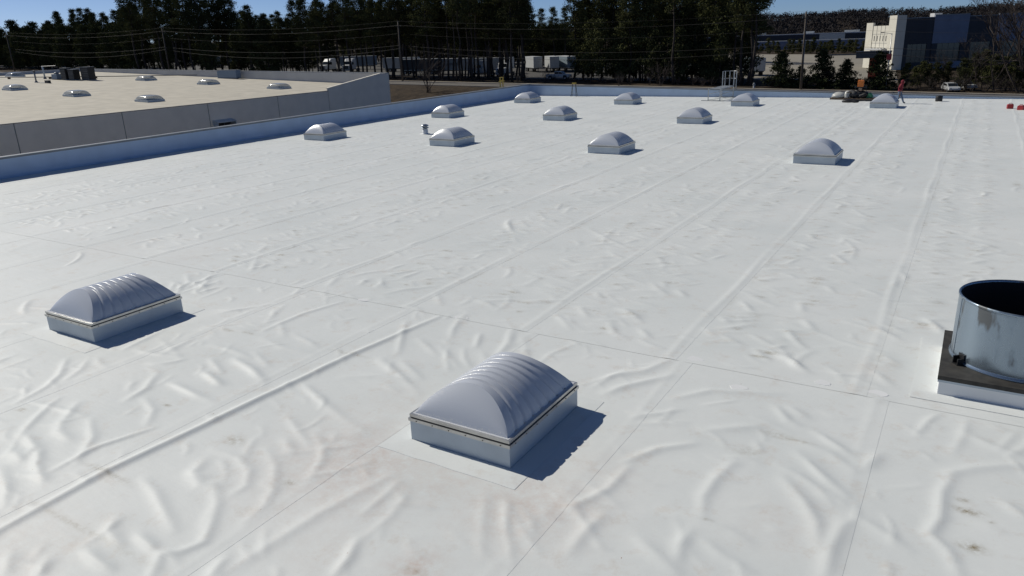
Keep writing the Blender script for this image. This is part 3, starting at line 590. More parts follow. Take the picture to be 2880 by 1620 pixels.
# ---------------------------------------------------------------- worker
def person(loc, rz):
    t = thing('person', 'worker in red hooded sweatshirt and blue jeans walking past the far right skylight', 'person', loc, rz)
    # faces +x ; joints
    J = dict(pel=(0, 0, .86), sp=(.03, 0, 1.08), ch=(.07, 0, 1.28), nk=(.10, 0, 1.42), hd=(.14, 0, 1.52), tp=(.15, 0, 1.63),
             sL=(.06, .18, 1.34), eL=(-.10, .25, 1.10), wL=(.06, .24, .92), hL=(.12, .235, .86), sR=(.06, -.18, 1.34), eR=(-.06, -.24, 1.09), wR=(.14, -.20, .94), hR=(.20, -.19, .90),
             pL=(0, .095, .84), kL=(.16, .10, .47), aL=(.30, .10, .10), tL=(.44, .11, .045), pR=(0, -.095, .84), kR=(.02, -.10, .46), aR=(-.22, -.10, .13), tR=(-.10, -.10, .04))
    Rr = dict(pel=.155, sp=.15, ch=.165, nk=.085, hd=.115, tp=.085, sL=.085, eL=.06, wL=.042, hL=.04, sR=.085, eR=.06, wR=.042, hR=.04, pL=.115, kL=.078, aL=.055, tL=.04, pR=.115, kR=.078, aR=.055, tR=.04)
    Ed = [('pel', 'sp'), ('sp', 'ch'), ('ch', 'nk'), ('nk', 'hd'), ('hd', 'tp'), ('ch', 'sL'), ('sL', 'eL'), ('eL', 'wL'), ('wL', 'hL'), ('ch', 'sR'), ('sR', 'eR'), ('eR', 'wR'), ('wR', 'hR'), ('pel', 'pL'), ('pL', 'kL'), ('kL', 'aL'), ('aL', 'tL'), ('pel', 'pR'), ('pR', 'kR'), ('kR', 'aR'), ('aR', 'tR')]
    for s, wv, hv in (('L', (.12, .235, .86), (.02, 0, -.02)), ('R', (.20, -.19, .90), (.02, 0, -.015))):
        for k in range(4):
            b = 'f%s%d' % (s, k); o = (k-1.5)*.019
            J[b+'a'] = (wv[0]+.02, wv[1]+o, wv[2]-.035); J[b+'b'] = (wv[0]+.035, wv[1]+o, wv[2]-.075+.006*abs(k-1.5)); J[b+'c'] = (wv[0]+.028, wv[1]+o, wv[2]-.105+.012*abs(k-1.5))
            for q in 'abc': Rr[b+q] = .0095
            Ed.extend([('h'+s, b+'a'), (b+'a', b+'b'), (b+'b', b+'c')])
        b = 'th'+s; J[b+'a'] = (wv[0]+.04, wv[1]+(-.03 if s == 'L' else .03), wv[2]-.01); J[b+'b'] = (wv[0]+.06, wv[1]+(-.035 if s == 'L' else .035), wv[2]-.05)
        Rr[b+'a'] = Rr[b+'b'] = .0105; Ed.extend([('h'+s, b+'a'), (b+'a', b+'b')])
    ks = list(J); me = bpy.data.meshes.new('body'); me.from_pydata([J[k] for k in ks], [(ks.index(a), ks.index(b)) for a, b in Ed], [])
    o = bpy.data.objects.new('body', me); C.objects.link(o)
    md = o.modifiers.new('skin', 'SKIN'); md.use_smooth_shade = True
    for i, k in enumerate(ks):
        sv = me.skin_vertices[0].data[i]; sv.radius = (Rr[k]*(.72 if k in ('pel', 'sp', 'ch') else 1), Rr[k]*(1.1 if k in ('pel', 'sp', 'ch') else 1)); sv.use_root = (k == 'pel')
    o.modifiers.new('sub', 'SUBSURF').levels = 2
    dg = bpy.context.evaluated_depsgraph_get(); dg.update(); em = bpy.data.meshes.new_from_object(o.evaluated_get(dg)); bpy.data.objects.remove(o)
    em.materials.clear()
    for x in ('hoodie', 'jeans', 'skin', 'shoe'): em.materials.append(M[x])
    for pl in em.polygons:
        c = pl.center; hand = abs(c.y) > .15 and c.z < .93 and c.x > .03
        face = c.z > 1.47 and c.x > .215 and c.z < 1.62
        pl.material_index = 2 if (hand or face) else 3 if c.z < .095 else 1 if c.z < .88 else 0
    em.name = 'body'; b = link('body', em, t)
    hd = MB().lathe([(.001, -.14), (.10, -.12), (.135, -.04), (.135, .05), (.10, .115), (.05, .14), (.001, .148)], 20).build('hood', M['hoodie'], t, True); hd.location = (.125, 0, 1.545); hd.scale = (.92, .85, 1)
    MB().lathe([(.001, -.09), (.06, -.07), (.085, 0), (.07, .07), (.001, .095)], 16).build('face', M['skin'], t, True).location = (.185, 0, 1.545)
    n_ = MB().prism([(.255, 1.53), (.29, 1.525), (.262, 1.575)], 'y', -.014, .014); n_.build('nose', M['skin'], t)
    for s in (-1, 1): MB().lathe([(.001, -.011), (.011, 0), (.001, .011)], 8).build('eye', M['shoe'], t).location = (.258, s*.032, 1.572)
    MB().box(.252, .264, -.026, .026, 1.498, 1.506).build('mouth', M['hoodie'], t)
    return t
person((-4.72, 59.15, .004), -.12).scale = (.95, .95, .95)

# ---------------------------------------------------------------- ground, road, lots
xs = [-1600, -900, -500, -300, -200, -120, -76, -37, 14, 60, 150, 400, 1200]; ys = [-400, -60, 0, 60, 90, 100, 104, 108, 112, 116, 120, 124, 128, 134, 148, 200, 300, 500, 800, 1500]
V = [(x, y, ground(x, y)) for y in ys for x in xs]; nx = len(xs)
mb = MB().add(V, [(j*nx+i, j*nx+i+1, (j+1)*nx+i+1, (j+1)*nx+i) for j in range(len(ys)-1) for i in range(nx-1)]); tag(mb.build('ground', M['ground']), None, kind='structure')
def slab(name, poly, lift, m):
    mb = MB(); mb.add([(x, y, ground(x, y)+lift) for x, y in poly], [tuple(range(len(poly)))]); return tag(mb.build(name, m), None, kind='structure')
slab('road', [(-700, 134.5), (500, 134.5), (500, 143.0), (-700, 143.0)], .012, M['asphalt'])
for k, (ya, yb) in enumerate([(134.2, 134.5), (143.0, 143.3)]):
    mb = MB(); mb.add([(x, y, ground(x, 140)+z) for x in (-700, 500) for y in (ya, yb) for z in (.0, .14)], [(0, 2, 6, 4), (1, 5, 7, 3), (0, 4, 5, 1), (2, 3, 7, 6), (0, 1, 3, 2), (4, 6, 7, 5)]); tag(mb.build('kerb', M['kerb']), None, kind='structure')
slab('pavement', [(-700, 143.3), (500, 143.3), (500, 144.4), (-700, 144.4)], .13, M['kerb'])
slab('truck_yard', [(-420, 170), (-62, 160), (-55, 250), (-420, 260)], .008, M['yard'])
slab('parking_lot', [(-58, 172), (-14, 168), (-30, 330), (-100, 330)], .016, M['lot'])

# ---------------------------------------------------------------- building on the left
lb = thing('beige_roofed_building', 'low building at left with beige roof and grey panelled wall', 'building')
def lz(x): return -.6+.035*(-x-75.5)
X0, X1, Yf, Yn = -154.5, -76.0, 89.3, 0.0
mb = MB(); mb.add([(X1+.02, Yn, lz(X1)), (X1+.02, Yf, lz(X1)), (X0, Yf, lz(X0)), (X0, Yn, lz(X0))], [(0, 1, 2, 3)]); mb.build('roof', M['beige_roof'], lb)
js = [0, 4.8, 15.2, 25.5, 35.88, 46.5, 57.0, 67.45, 76.4, 87.45]
for a, b in zip(js[:-1], js[1:]):
    tp = -.58 if b < 80 else None
    if tp is not None: mb = MB().box(X1-.2, X1+.06, a+.05, b-.05, -10, -.60)
    else: mb = MB().prism([(a+.05, -10), (b, -10), (b, 1.12), (a+.05, -.24)], 'x', X1-.2, X1+.06)
    mb.build('wall_panel', M['grey_wall'], lb)
    MB().box(X1-.16, X1+.0, a-.05, a+.05, -10, -.62).build('panel_joint', M['coping'], lb)
MB().box(X1-.25, X1+.10, 0, 76.4, -.598, -.545).build('roof_edge', M['trim_dark'], lb)
mb = MB().prism([(76.4, -.238), (87.5, 1.122), (87.5, 1.18), (76.4, -.18)], 'x', X1-.28, X1+.10); mb.build('coping', M['grey_wall'], lb)
def btop(x): return 1.1+.0185*(-x-77)
mb = MB().prism([(X0, -1), (X1-.22, -1), (X1-.22, btop(X1)), (X0, btop(X0))], 'y', 87.45+1.0, Yf); mb.build('parapet', M['lb_parapet'], lb)
mb = MB().prism([(X0-.05, btop(X0)+.003), (X1+.08, btop(X1)+.003), (X1+.08, btop(X1)+.07), (X0-.05, btop(X0)+.07)], 'y', 88.40, Yf+.05); mb.build('coping', M['coping'], lb)
mb = MB().prism([(87.45, -10), (89.29, -10), (89.29, 1.09), (87.45, 1.12)], 'x', X1-.2, X1+.058); mb.build('wall_panel', M['grey_wall'], lb)
MB().box(X0-.3, X0, Yn, Yf+.02, -6, 2.75).build('parapet', M['lb_parapet'], lb)
MB().box(X0+.01, X1-.21, Yf-.1, Yf-.02, -10, -1.01).build('wall', M['grey_wall'], lb)
# box hood on the grey wall
t = thing('wall_hood', 'dark open metal hood on the grey wall of the beige-roofed building', 'hood', (X1+.06, 58.6, -3.6))
MB().prism([(0, 0.02), (.0, 1.05), (.25, 1.05), (.95, .82), (.95, .05)], 'y', -1.3, -1.24).build('side', M['curb'], t)
MB().prism([(0, 0.02), (.0, 1.05), (.25, 1.05), (.95, .82), (.95, .05)], 'y', 1.24, 1.3).build('side', M['curb'], t)
MB().prism([(0, 1.0), (0, 1.06), (.25, 1.06), (1.0, .82), (1.0, .76), (.25, 1.0)], 'y', -1.32, 1.32).build('top', M['curb'], t)
MB().box(.05, .10, -1.24, 1.24, .05, 1.0).build('opening', M['gap'], t)
for y in (-.4, .45): MB().box(.86, .90, y-.03, y+.03, .04, .82).build('mullion', M['trim_dark'], t)
MB().box(0, .95, -1.24, 1.24, .02, .05).build('bottom', M['curb'], t)
# its skylights
def pillow(w, l, h, m):
    mb = MB(); n = 20; V = []
    for j in range(n+1):
        for i in range(n+1):
            u, v_ = -1+2*i/n, -1+2*j/n; V.append((u*w/2, v_*l/2, h*((1-u**4)*(1-v_**4))**.42))
    mb.add(V, [(j*(n+1)+i, j*(n+1)+i+1, (j+1)*(n+1)+i+1, (j+1)*(n+1)+i) for j in range(n) for i in range(n)]); return mb.build('dome', m, None, True)
def low_skylight():
    t = thing('skylight', '', 'skylight', group='skylights on the beige roof')
    ring(MB(), 2.5, 2.3, .12, -.1, .22).build('curb', M['curb'], t); d = pillow(2.4, 2.2, .52, M['clear_dome']); d.parent = t; d.location = (0, 0, .22)
    MB().box(-1.1, 1.1, -1.0, 1.0, .02, .05).build('light_well', M['blue_unit'], t); return t
LS = [((-84.3, 55.4), 'clear low skylight on the beige roof, nearest the grey wall'), ((-99.4, 55.3), 'clear low skylight in the middle of the near row on the beige roof'), ((-117.1, 56.6), 'clear low skylight at the left edge of the photo, near row on beige roof'),
      ((-101.4, 76.9), 'clear low skylight below the blue-grey unit on the beige roof'), ((-118.3, 77.8), 'clear low skylight right of the black air conditioners'), ((-85.2, 76.2), 'clear low skylight nearest the far corner of the beige roof'), ((-149.0, 72.6), 'small clear skylight farthest left, close to the back parapet of beige roof')]
l0 = low_skylight(); ll = [l0]+[copy_tree(l0) for _ in LS[1:]]
for o, ((x, y), lab) in zip(ll, LS): o.location = (x, y, lz(x)); o.rotation_euler = (0, math.atan(.035), 0); o['label'] = lab
# roof plant
def ac(loc, s, label):
    t = thing('air_conditioner', label, 'air conditioner', loc, .15, 'black air conditioners on beige roof'); a, b, h = s
    MB().box(-a/2, a/2, -b/2, b/2, .1, h-.06).build('casing', M['black'], t, bevel=.03); MB().box(-a/2-.03, a/2+.03, -b/2-.03, b/2+.03, h-.06, h).build('top', M['coping'], t)
    for k in range(6): MB().box(-a/2+.08, a/2-.08, -b/2-.025, -b/2-.005, .25+k*(h-.5)/6, .25+k*(h-.5)/6+.08).build('louvre', M['trim_dark'], t)
    MB().box(-a/2-.1, a/2+.1, -b/2-.05, b/2+.05, 0, .1).build('skid', M['coping'], t)
ac((-130.0, 72.6, lz(-130)), (1.3, 1.2, 1.75), 'black air conditioner in the middle of three'); ac((-131.6, 72.2, lz(-131.6)), (1.2, 1.2, 1.95), 'leftmost black air conditioner'); ac((-127.6, 73.6, lz(-127.6)), (1.8, 1.3, 2.15), 'tallest black air conditioner, rightmost of three')
t = thing('roof_unit', 'grey unit left of the black air conditioners', 'roof unit', (-134.2, 72.0, lz(-134.2)))
MB().box(-.8, .8, -.5, .5, .05, .9).build('casing', M['blue_unit'], t, bevel=.04); MB().lathe([(.35, .9), (.4, 1.0), (.3, 1.15), (.001, 1.2)], 20).build('fan_cap', M['coping'], t, True); MB().box(-.9, .9, -.6, .6, 0, .06).build('skid', M['wood'], t)
t = thing('vent_stack', 'upright grey pipe standing left of the small black box', 'pipe', (-130.0, 66.3, lz(-130)))
MB().tube([(0, 0, 0), (0, 0, 1.7)], .12, 12).build('pipe', M['coping'], t, True); MB().lathe([(.2, 1.62), (.2, 1.85), (.001, 1.9)], 14).build('cap', M['trim_dark'], t); MB().lathe([(.3, 0), (.14, .25)], 14).build('boot', M['coping'], t, True)
t = thing('tee_pipe', 'tall pipe with a level arm in front of the back parapet', 'pipe', (-137.7, 71.8, lz(-137.7)))
MB().tube([(0, 0, 0), (0, 0, 2.1)], .13, 12).build('upright', M['curb'], t, True); MB().tube([(-.3, 0, 2.05), (3.4, .4, 2.1)], .07, 10).build('arm', M['trim_dark'], t); MB().lathe([(.28, 0), (.15, .3)], 14).build('boot', M['coping'], t, True)
t = thing('junction_box', 'small black box on the beige roof with a thin conduit', 'box', (-126.6, 66.3, lz(-126.6)))
MB().box(-.55, .55, -.2, .2, .05, .45).build('box', M['black'], t, bevel=.02); MB().box(-.6, .6, -.25, .25, 0, .05).build('foot', M['coping'], t); MB().tube([(-3.3, .05, .08), (-.5, .05, .08)], .04, 8).build('conduit', M['coping'], t)
t = thing('gas_pipe', 'long thin gas pipe running along the beige roof', 'pipe', (-152, 66, lz(-152)))
pp = [(-152, 64.5), (-140, 70.0), (-128, 79.0), (-118.5, 87.8)]
MB().tube([(x+152, y-66, lz(x)-lz(-152)+.32) for x, y in pp], .07, 8).build('pipe', M['trim_dark'], t)
for x, y in [(-149, 65.9), (-143, 68.6), (-137, 72.3), (-131, 76.8), (-124, 82.7)]:
    MB().box(x+152-.12, x+152+.12, y-66-.2, y-66+.2, lz(x)-lz(-152)-.02, lz(x)-lz(-152)+.26).build('support', M['wood'], t)
t = thing('parapet_unit', 'blue-grey metal box unit against the back parapet of the beige roof', 'roof unit', (-109.4, 87.3, lz(-109.4)))
MB().box(-2.4, 2.4, -.5, .5, .12, 1.35).build('casing', M['blue_unit'], t, bevel=.05); MB().box(-2.5, 2.5, -.6, .6, 0, .12).build('skid', M['coping'], t); MB().box(-2.45, 2.45, -.55, .55, 1.35, 1.41).build('lid', M['coping'], t)

# ---------------------------------------------------------------- vegetation
def tuft_quads(P, size, n, rs, flatz=.6):
    k = len(P); Q = np.repeat(P, n, 0); c = Q+rs.normal(0, 1, Q.shape)*np.array([1, 1, flatz])*size[1]
    d1 = rs.normal(0, 1, c.shape); d1 /= np.linalg.norm(d1, axis=1)[:, None]; d2 = np.cross(d1, rs.normal(0, 1, c.shape)); d2 /= np.linalg.norm(d2, axis=1)[:, None]
    s = rs.uniform(.6, 1.3, (len(c), 1))*size[0]; d1 = d1*s; d2 = d2*s*.38
    V = np.stack([c-d1, c+d2, c+d1*1.1, c-d2*.8], 1).reshape(-1, 3); F = np.arange(len(V)).reshape(-1, 4); return V, F
def pine_variant(seed, h, base, spread, nb, trunk_r=.2, tuft=(.20, .44), nq=50, cone=False):
    rs = np.random.RandomState(seed); rr = random.Random(seed); mb = MB()
    bend = [(rr.uniform(-.35, .35), rr.uniform(-.35, .35)) for _ in range(6)]
    def tp(z):
        f = z/h*5; i = min(4, int(f)); g = f-i; return Vector((bend[i][0]*(1-g)+bend[i+1][0]*g-bend[0][0], bend[i][1]*(1-g)+bend[i+1][1]*g-bend[0][1], z))
    mb.tube([tp(h*k/10) for k in range(11)], [trunk_r*(1-.88*k/10) for k in range(11)], 7)
    P = []
    for k in range(nb):
        f = (k+rr.random())/nb; z = h*(base+(1-base)*f); prof = (1-f)**.85*1.0+.08 if cone else (math.sin(PI*min(1, .22+.8*f))**.7)*(1-.25*f)
        L = spread*prof*rr.uniform(.55, 1.15); a = rr.uniform(0, 2*PI); rise = L*rr.uniform(.0, .45)*(.3 if cone else 1)*(1 if not cone else -1 if f < .4 else .4)
        b0 = tp(min(z, h*.985)); b1 = b0+Vector((math.cos(a)*L, math.sin(a)*L, rise))
        mid = (b0+b1)/2+Vector((0, 0, -.08*L)); mb.tube([b0, mid, b1], [.05*(1.2-f)*trunk_r/.2, .035*(1.1-f)*trunk_r/.2+.008, .01], 4, caps=False)
        n = max(2, int(L/.62))
        for q in range(n):
            g = .35+.65*(q+.6)/n if not cone else .1+.9*(q+.6)/n; P.append(b0*(1-g)+b1*g+Vector((rr.gauss(0, .22), rr.gauss(0, .22), rr.gauss(.1, .15))))
    for _ in range(4): P.append(tp(h*.97)+Vector((rr.gauss(0, .3), rr.gauss(0, .3), rr.uniform(-.3, .35))))
    V, F = tuft_quads(np.array([tuple(p) for p in P]), tuft, nq, rs)
    to = mb.build('trunk', M['bark'], None, True); tm = to.data; bpy.data.objects.remove(to)
    return tm, quad_mesh('crown', V, F, M['spruce'] if cone else M['pine'])
tall = [pine_variant(20+i, rnd.uniform(20, 22), rnd.uniform(.34, .5), rnd.uniform(3.0, 3.9), 52, .30) for i in range(6)]
open_ = [pine_variant(40+i, rnd.uniform(21, 23.5), rnd.uniform(.52, .66), rnd.uniform(2.6, 3.3), 28, .27, nq=34) for i in range(4)]
dense = [pine_variant(60+i, rnd.uniform(11, 14), rnd.uniform(.04, .12), rnd.uniform(3.0, 3.8), 44, .16, tuft=(.27, .52), nq=44) for i in range(4)]
cedar = [pine_variant(80+i, 6.0, .02, 3.7, 130, .10, tuft=(.20, .20), nq=17, cone=True) for i in range(3)]
def tree(name, var, loc, s, rz, label, cat='tree', group=None, crown='crown'):
    t = thing(name, label, cat, loc, rz, group); t.scale = (s, s, s*rnd.uniform(.96, 1.05))
    link('trunk', var[0], t); link(crown, var[1], t); return t
PL = 'tall dark pine in the dense tree line beyond the road'; PG = 'pines beyond the road'
def gpt(px, y):          # ground point on the given y, seen at photo column px
    d = ray(px, 200); d2 = ray(px, 260); p = at(px, 235); 
    for _ in range(12):
        q = Vector((p.x, y, ground(p.x, y))); s = q-Vector((0, 0, CAMH)); cx = 1440+FPX*s.dot(RGT)/s.dot(FWD); p.x += (px-cx)*s.dot(FWD)/FPX/RGT.x*.9
    return Vector((p.x, y, ground(p.x, y)))
def put(var, px, y, s, name='pine_tree', label=PL, group=PG):
    return tree(name, rnd.choice(var), gpt(px, y), s, rnd.uniform(0, 6.3), label, group=group)
# front row with visible trunks
for px in [705, 760, 800, 862, 905, 950, 985, 1020, 1062, 1110, 1128, 1165, 1205, 1222, 1238, 1262, 1285, 1300, 1318, 1330, 1368, 1376, 1408, 1420, 1442, 1462]:
    put(tall if px < 1220 else rnd.choice([tall, open_]), px+rnd.uniform(-4, 4), rnd.uniform(147.5, 157), rnd.uniform(.88, 1.08) if not 690 < px < 830 else rnd.uniform(.74, .82))
for px in range(690, 1490, 20): put(tall, px+rnd.uniform(-8, 8), rnd.uniform(157, 166), rnd.uniform(.80, .98) if px > 830 else .72)
for px in range(1300, 1500, 26): put(open_, px+rnd.uniform(-8, 8), rnd.uniform(156, 168), rnd.uniform(.95, 1.12))
for px in range(1000, 1500, 34): put(tall, px+rnd.uniform(-8, 8), rnd.uniform(206, 222), rnd.uniform(.95, 1.1))
for px in [1525, 1556, 1590]: put(tall, px, 214, .80)
for px in [1508, 1548]: put(dense, px+3, 226, 1.0, 'evergreen_tree', 'lower rounded evergreen tree filling gaps of the tree line', 'lower evergreens in the tree line')
for px in range(1618, 2115, 17): put(rnd.choice([tall, tall, open_]), px+rnd.uniform(-7, 7), rnd.uniform(150, 176), rnd.uniform(.96, 1.16))
for px in range(1635, 2105, 30): put(dense, px+rnd.uniform(-9, 9), rnd.uniform(152, 166), rnd.uniform(.85, 1.2), 'evergreen_tree', 'lower rounded evergreen tree filling gaps of the tree line', 'lower evergreens in the tree line')
put(open_, 2112, 152, 1.08, label='last pine at the right end of the tree line, thin trunk and reaching branch'); put(tall, 2085, 153, 1.05)
for px in range(380, 2110, 15): put(tall, px+rnd.uniform(-6, 6), rnd.uniform(232, 262), rnd.uniform(.72, .95) if not 1500 < px < 1610 else .62, label='pine in the wood behind the truck yard', group='pines behind the truck yard')
for px in range(380, 1640, 17): put(dense, px+rnd.uniform(-6, 6), rnd.uniform(226, 236), rnd.uniform(.7, 1.0), 'evergreen_tree', 'dark evergreen at the back edge of the truck yard', 'evergreens behind the truck yard')
# left part of the line, a little lower or farther
for px in range(395, 720, 19): put(tall, px+rnd.uniform(-6, 6), rnd.uniform(150, 172), rnd.uniform(1.12, 1.3) if px < 665 else .86)
for px in range(400, 900, 30): put(dense, px+rnd.uniform(-9, 9), rnd.uniform(152, 170), rnd.uniform(.85, 1.15), 'evergreen_tree', 'lower rounded evergreen tree filling gaps of the tree line', 'lower evergreens in the tree line')
tops = [(-20, 78), (12, 76), (40, 92), (62, 66), (98, 68), (130, 72), (162, 56), (200, 48), (235, 48), (268, 38), (298, 44), (330, 46), (362, 42), (385, 20)]
LF = 'rounded dark pine in the far left tree line behind the beige roof'
for px, ty in tops:
    for dy, k in ((0, 1.0), (4, .95), (12, .9), (-6, .85), (-12, .72)):
        y = 172+dy+rnd.uniform(-3, 3); b = gpt(px+rnd.uniform(-16, 16), y); D = (b-Vector((0, 0, CAMH))).dot(FWD)
        s_ = b-Vector((0, 0, CAMH)); by = 810-FPX*s_.dot(UPV)/D; h = (by-ty)*D/FPX*k
        tree('pine_tree', rnd.choice(dense if h < 19 else tall), b, h/(13.2 if h < 19 else 21.3), rnd.uniform(0, 6.3), LF, group='far left pines')
# bare shrubs and brush
def bare_variant(seed, h, n0, depth, r0, spread=.5):
    rr = random.Random(seed); mb = MB()
    def grow(p, d, L, r, k):
        q = p+d*L; mid = (p+q)/2+Vector((rr.gauss(0, .05), rr.gauss(0, .05), 0))*L; mb.tube([p, mid, q], [r, r*.85, r*.65], 4 if k > 1 else 3, caps=False)
        if k == 0: return
        for _ in range(rr.choice([2, 3, 3])):
            nd = (d+Vector((rr.gauss(0, spread), rr.gauss(0, spread), rr.gauss(.12, .25)))).normalized(); grow(p+(q-p)*rr.uniform(.55, 1), nd, L*rr.uniform(.55, .85), r*.62, k-1)
    for _ in range(n0):
        d = Vector((rr.gauss(0, .42), rr.gauss(0, .42), 1)).normalized(); grow(Vector((rr.gauss(0, .12), rr.gauss(0, .12), 0))*(0 if n0 == 1 else 1), d, h*rr.uniform(.3, .42), r0, depth)
    o = mb.build('branches', M['twig']); me = o.data; bpy.data.objects.remove(o); return me
shrubs = [bare_variant(100+i, 4.0, 9, 3, .028, .38) for i in range(3)]; btrees = [bare_variant(120+i, 11, 1, 5, .10, .42) for i in range(3)]
def shrub(px, py, s, label, group=None, var=None, y=None):
    b = at(px, py) if y is None else gpt(px, y)
    t = thing('bare_shrub', label, 'shrub', b, rnd.uniform(0, 6.3), group); t.scale = (s, s, s); link('branches', var or rnd.choice(shrubs), t); return t
t = shrub(1205, 0, 2.3, 'large bare shrub on the brown bank beyond the parapet', y=122)
t.location.z = ground(t.location.x, t.location.y)
shrub(1855, 243, 1.5, 'bare twiggy shrub at the road edge right of centre'); shrub(1740, 243, .7, 'low brown bush beside the road, left of the taller bare shrub'); shrub(1975, 246, .6, 'small brown bush by the road, left of the access platform')
for px in range(1150, 2110, 42): shrub(px+rnd.uniform(-14, 14), 0, rnd.uniform(.5, .9), 'low bare undergrowth bush at the foot of the tree line', 'undergrowth along the tree line', y=rnd.uniform(146.5, 151))
# right-hand conifers and scrub
for px, y, h, lab in [(2196, 151, 6.0, 'pointed young cedar left of the leaning utility pole'), (2248, 150.5, 3.6, 'short bushy cedar just right of the leaning utility pole'), (2308, 151, 6.3, 'tall young cedar in the middle of the roadside row'), (2376, 150, 5.0, 'young cedar in front of the beige lot'), (2470, 150, 6.0, 'broad cedar in front of the cream building corner')]:
    tree('cedar_tree', cedar[rnd.randrange(3)], gpt(px, y), h/6.0, rnd.uniform(0, 6), lab, group='roadside cedars')
for px, h in [(2545, 4.6), (2566, 4.0), (2588, 5.0), (2610, 4.4), (2630, 4.8), (2660, 4.6), (2700, 5.4), (2730, 6.2), (2760, 6.6), (2790, 6.0), (2815, 5.6), (2840, 6.2), (2870, 5.8), (2900, 6.5), (2930, 6)]:
    tree('evergreen_tree', rnd.choice(dense), gpt(px, rnd.uniform(150, 158)), h/13, rnd.uniform(0, 6), 'dark scrubby evergreen in front of the charcoal building', group='scrub before the charcoal building')
for px, s in [(2640, .50), (2665, .6), (2690, .66), (2712, .7), (2735, .8), (2755, .85), (2775, .95), (2795, 1.1), (2810, 1.15), (2828, 1.5), (2845, 1.6), (2862, 1.65), (2880, 1.75), (2905, 1.5), (2925, 1.6)]:
    t = thing('bare_tree', 'bare winter tree in front of the charcoal building at right', 'tree', gpt(px, rnd.uniform(147, 156)), rnd.uniform(0, 6), 'bare trees at right'); t.scale = (s, s, s); link('branches', rnd.choice(btrees), t)
for px in range(2530, 2900, 26): shrub(px+rnd.uniform(-8, 8), 0, rnd.uniform(.6, 1.1), 'brown roadside brush below the charcoal building', 'roadside brush at right', y=rnd.uniform(146.5, 151))
shrub(2338, 0, 1.3, 'tall bare shrub between two roadside cedars', y=151); shrub(2155, 0, .8, 'thin bare saplings by the yard fence', y=152)
for px in list(range(2130, 2450, 8)):
    h = rnd.uniform(2.2, 6.5); tree('evergreen_tree', rnd.choice(dense), gpt(px+rnd.uniform(-5, 5), rnd.uniform(330, 352)), h/13, rnd.uniform(0, 6), 'small dark tree in the hedge behind the pale lot', group='hedge behind the pale lot')

# ---------------------------------------------------------------- hill and its woods
def hillz(x, y):
    r = 25.5-abs(x+150)**1.5*.0013+2.0*math.sin(x*.013)+1.0*math.sin(x*.047+1); r = max(r, 9)
    t = min(1, max(0, (y-560)/430)); t = t*t*(3-2*t); return (-GA-GS*x)*(1-t)+(r-9)*t
hx = np.linspace(-900, 500, 60); hy = np.linspace(540, 1120, 30); V = [(x, y, hillz(x, y)+.3*(y > 560)) for y in hy for x in hx]
mb = MB().add(V, [(j*60+i, j*60+i+1, (j+1)*60+i+1, (j+1)*60+i) for j in range(29) for i in range(59)]); tag(mb.build('hill', M['ground'], None, True), None, kind='structure')
rs = np.random.RandomState(11); n = 2600; X = rs.uniform(-420, 260, n); Y = rs.uniform(575, 1075, n)
cent = []; 
for x, y in zip(X, Y):
    h = rs.uniform(6, 10); z = hillz(x, y)
    for k in range(5): cent.append((x+rs.normal(0, 2.2), y+rs.normal(0, 2.2), z+h*rs.uniform(.15, 1.0)))
V, F = tuft_quads(np.array(cent), (1.0, 1.3), 14, rs, .9)
me = quad_mesh('hill_woods', V, F, M['hillwood']); o = link('hill_woods', me); tag(o, 'brown winter woods covering the distant hill', 'woods', kind='stuff')

# ---------------------------------------------------------------- buildings on the right
K = at(2507, 197); TH = math.radians(34)
cb = thing('charcoal_office', 'large cream and charcoal panelled building at right beyond the road', 'building', (K.x, K.y, ground(K.x, K.y)), TH)
# local: facade along +x (faces -y), lit end wall along +y (faces -x); heights from ground
HT = 12.4; DEP = 15
MB().box(.35, 90, .35, 14.3, 0, 10.4).build('core', M['grey_wall'], cb)
MB().box(-.25, 2.2, -.25, 3.2, 0, HT+.5).build('corner_tower', M['cream'], cb)
MB().box(-.0, .3, 3.2, 11.2, 5.2, 10.6).build('end_wall', M['cream'], cb); MB().box(-.15, .4, 11.2, 14.5, 0, 11.4).build('end_pier', M['cream'], cb)
for k in range(1, 4): MB().box(-.04, .0, 3.2+k*2-.04, 3.2+k*2+.04, 5.2, 10.6).build('groove', M['coping'], cb)
for z in (6.4, 8.6): MB().box(-.03, .0, 3.2, 11.2, z-.03, z+.03).build('groove', M['coping'], cb)
for k in range(5): MB().box(-.05, .01, 4.2+k*1.45, 4.5+k*1.45, 6.9, 8.2).build('slot_window', M['trim_dark'], cb)
for k in range(5): MB().box(-.0, .3, 3.5+k*1.6, 4.0+k*1.6, 0, 5.2).build('pier', M['cream'], cb)
MB().box(.29, .31, 3.2, 11.2, 0, 5.2).build('shopfront_glass', M['glass'], cb)
MB().box(-1.6, .0, 3.0, 11.6, 4.7, 5.1).build('canopy', M['lb_parapet'], cb)
px0 = 2.2
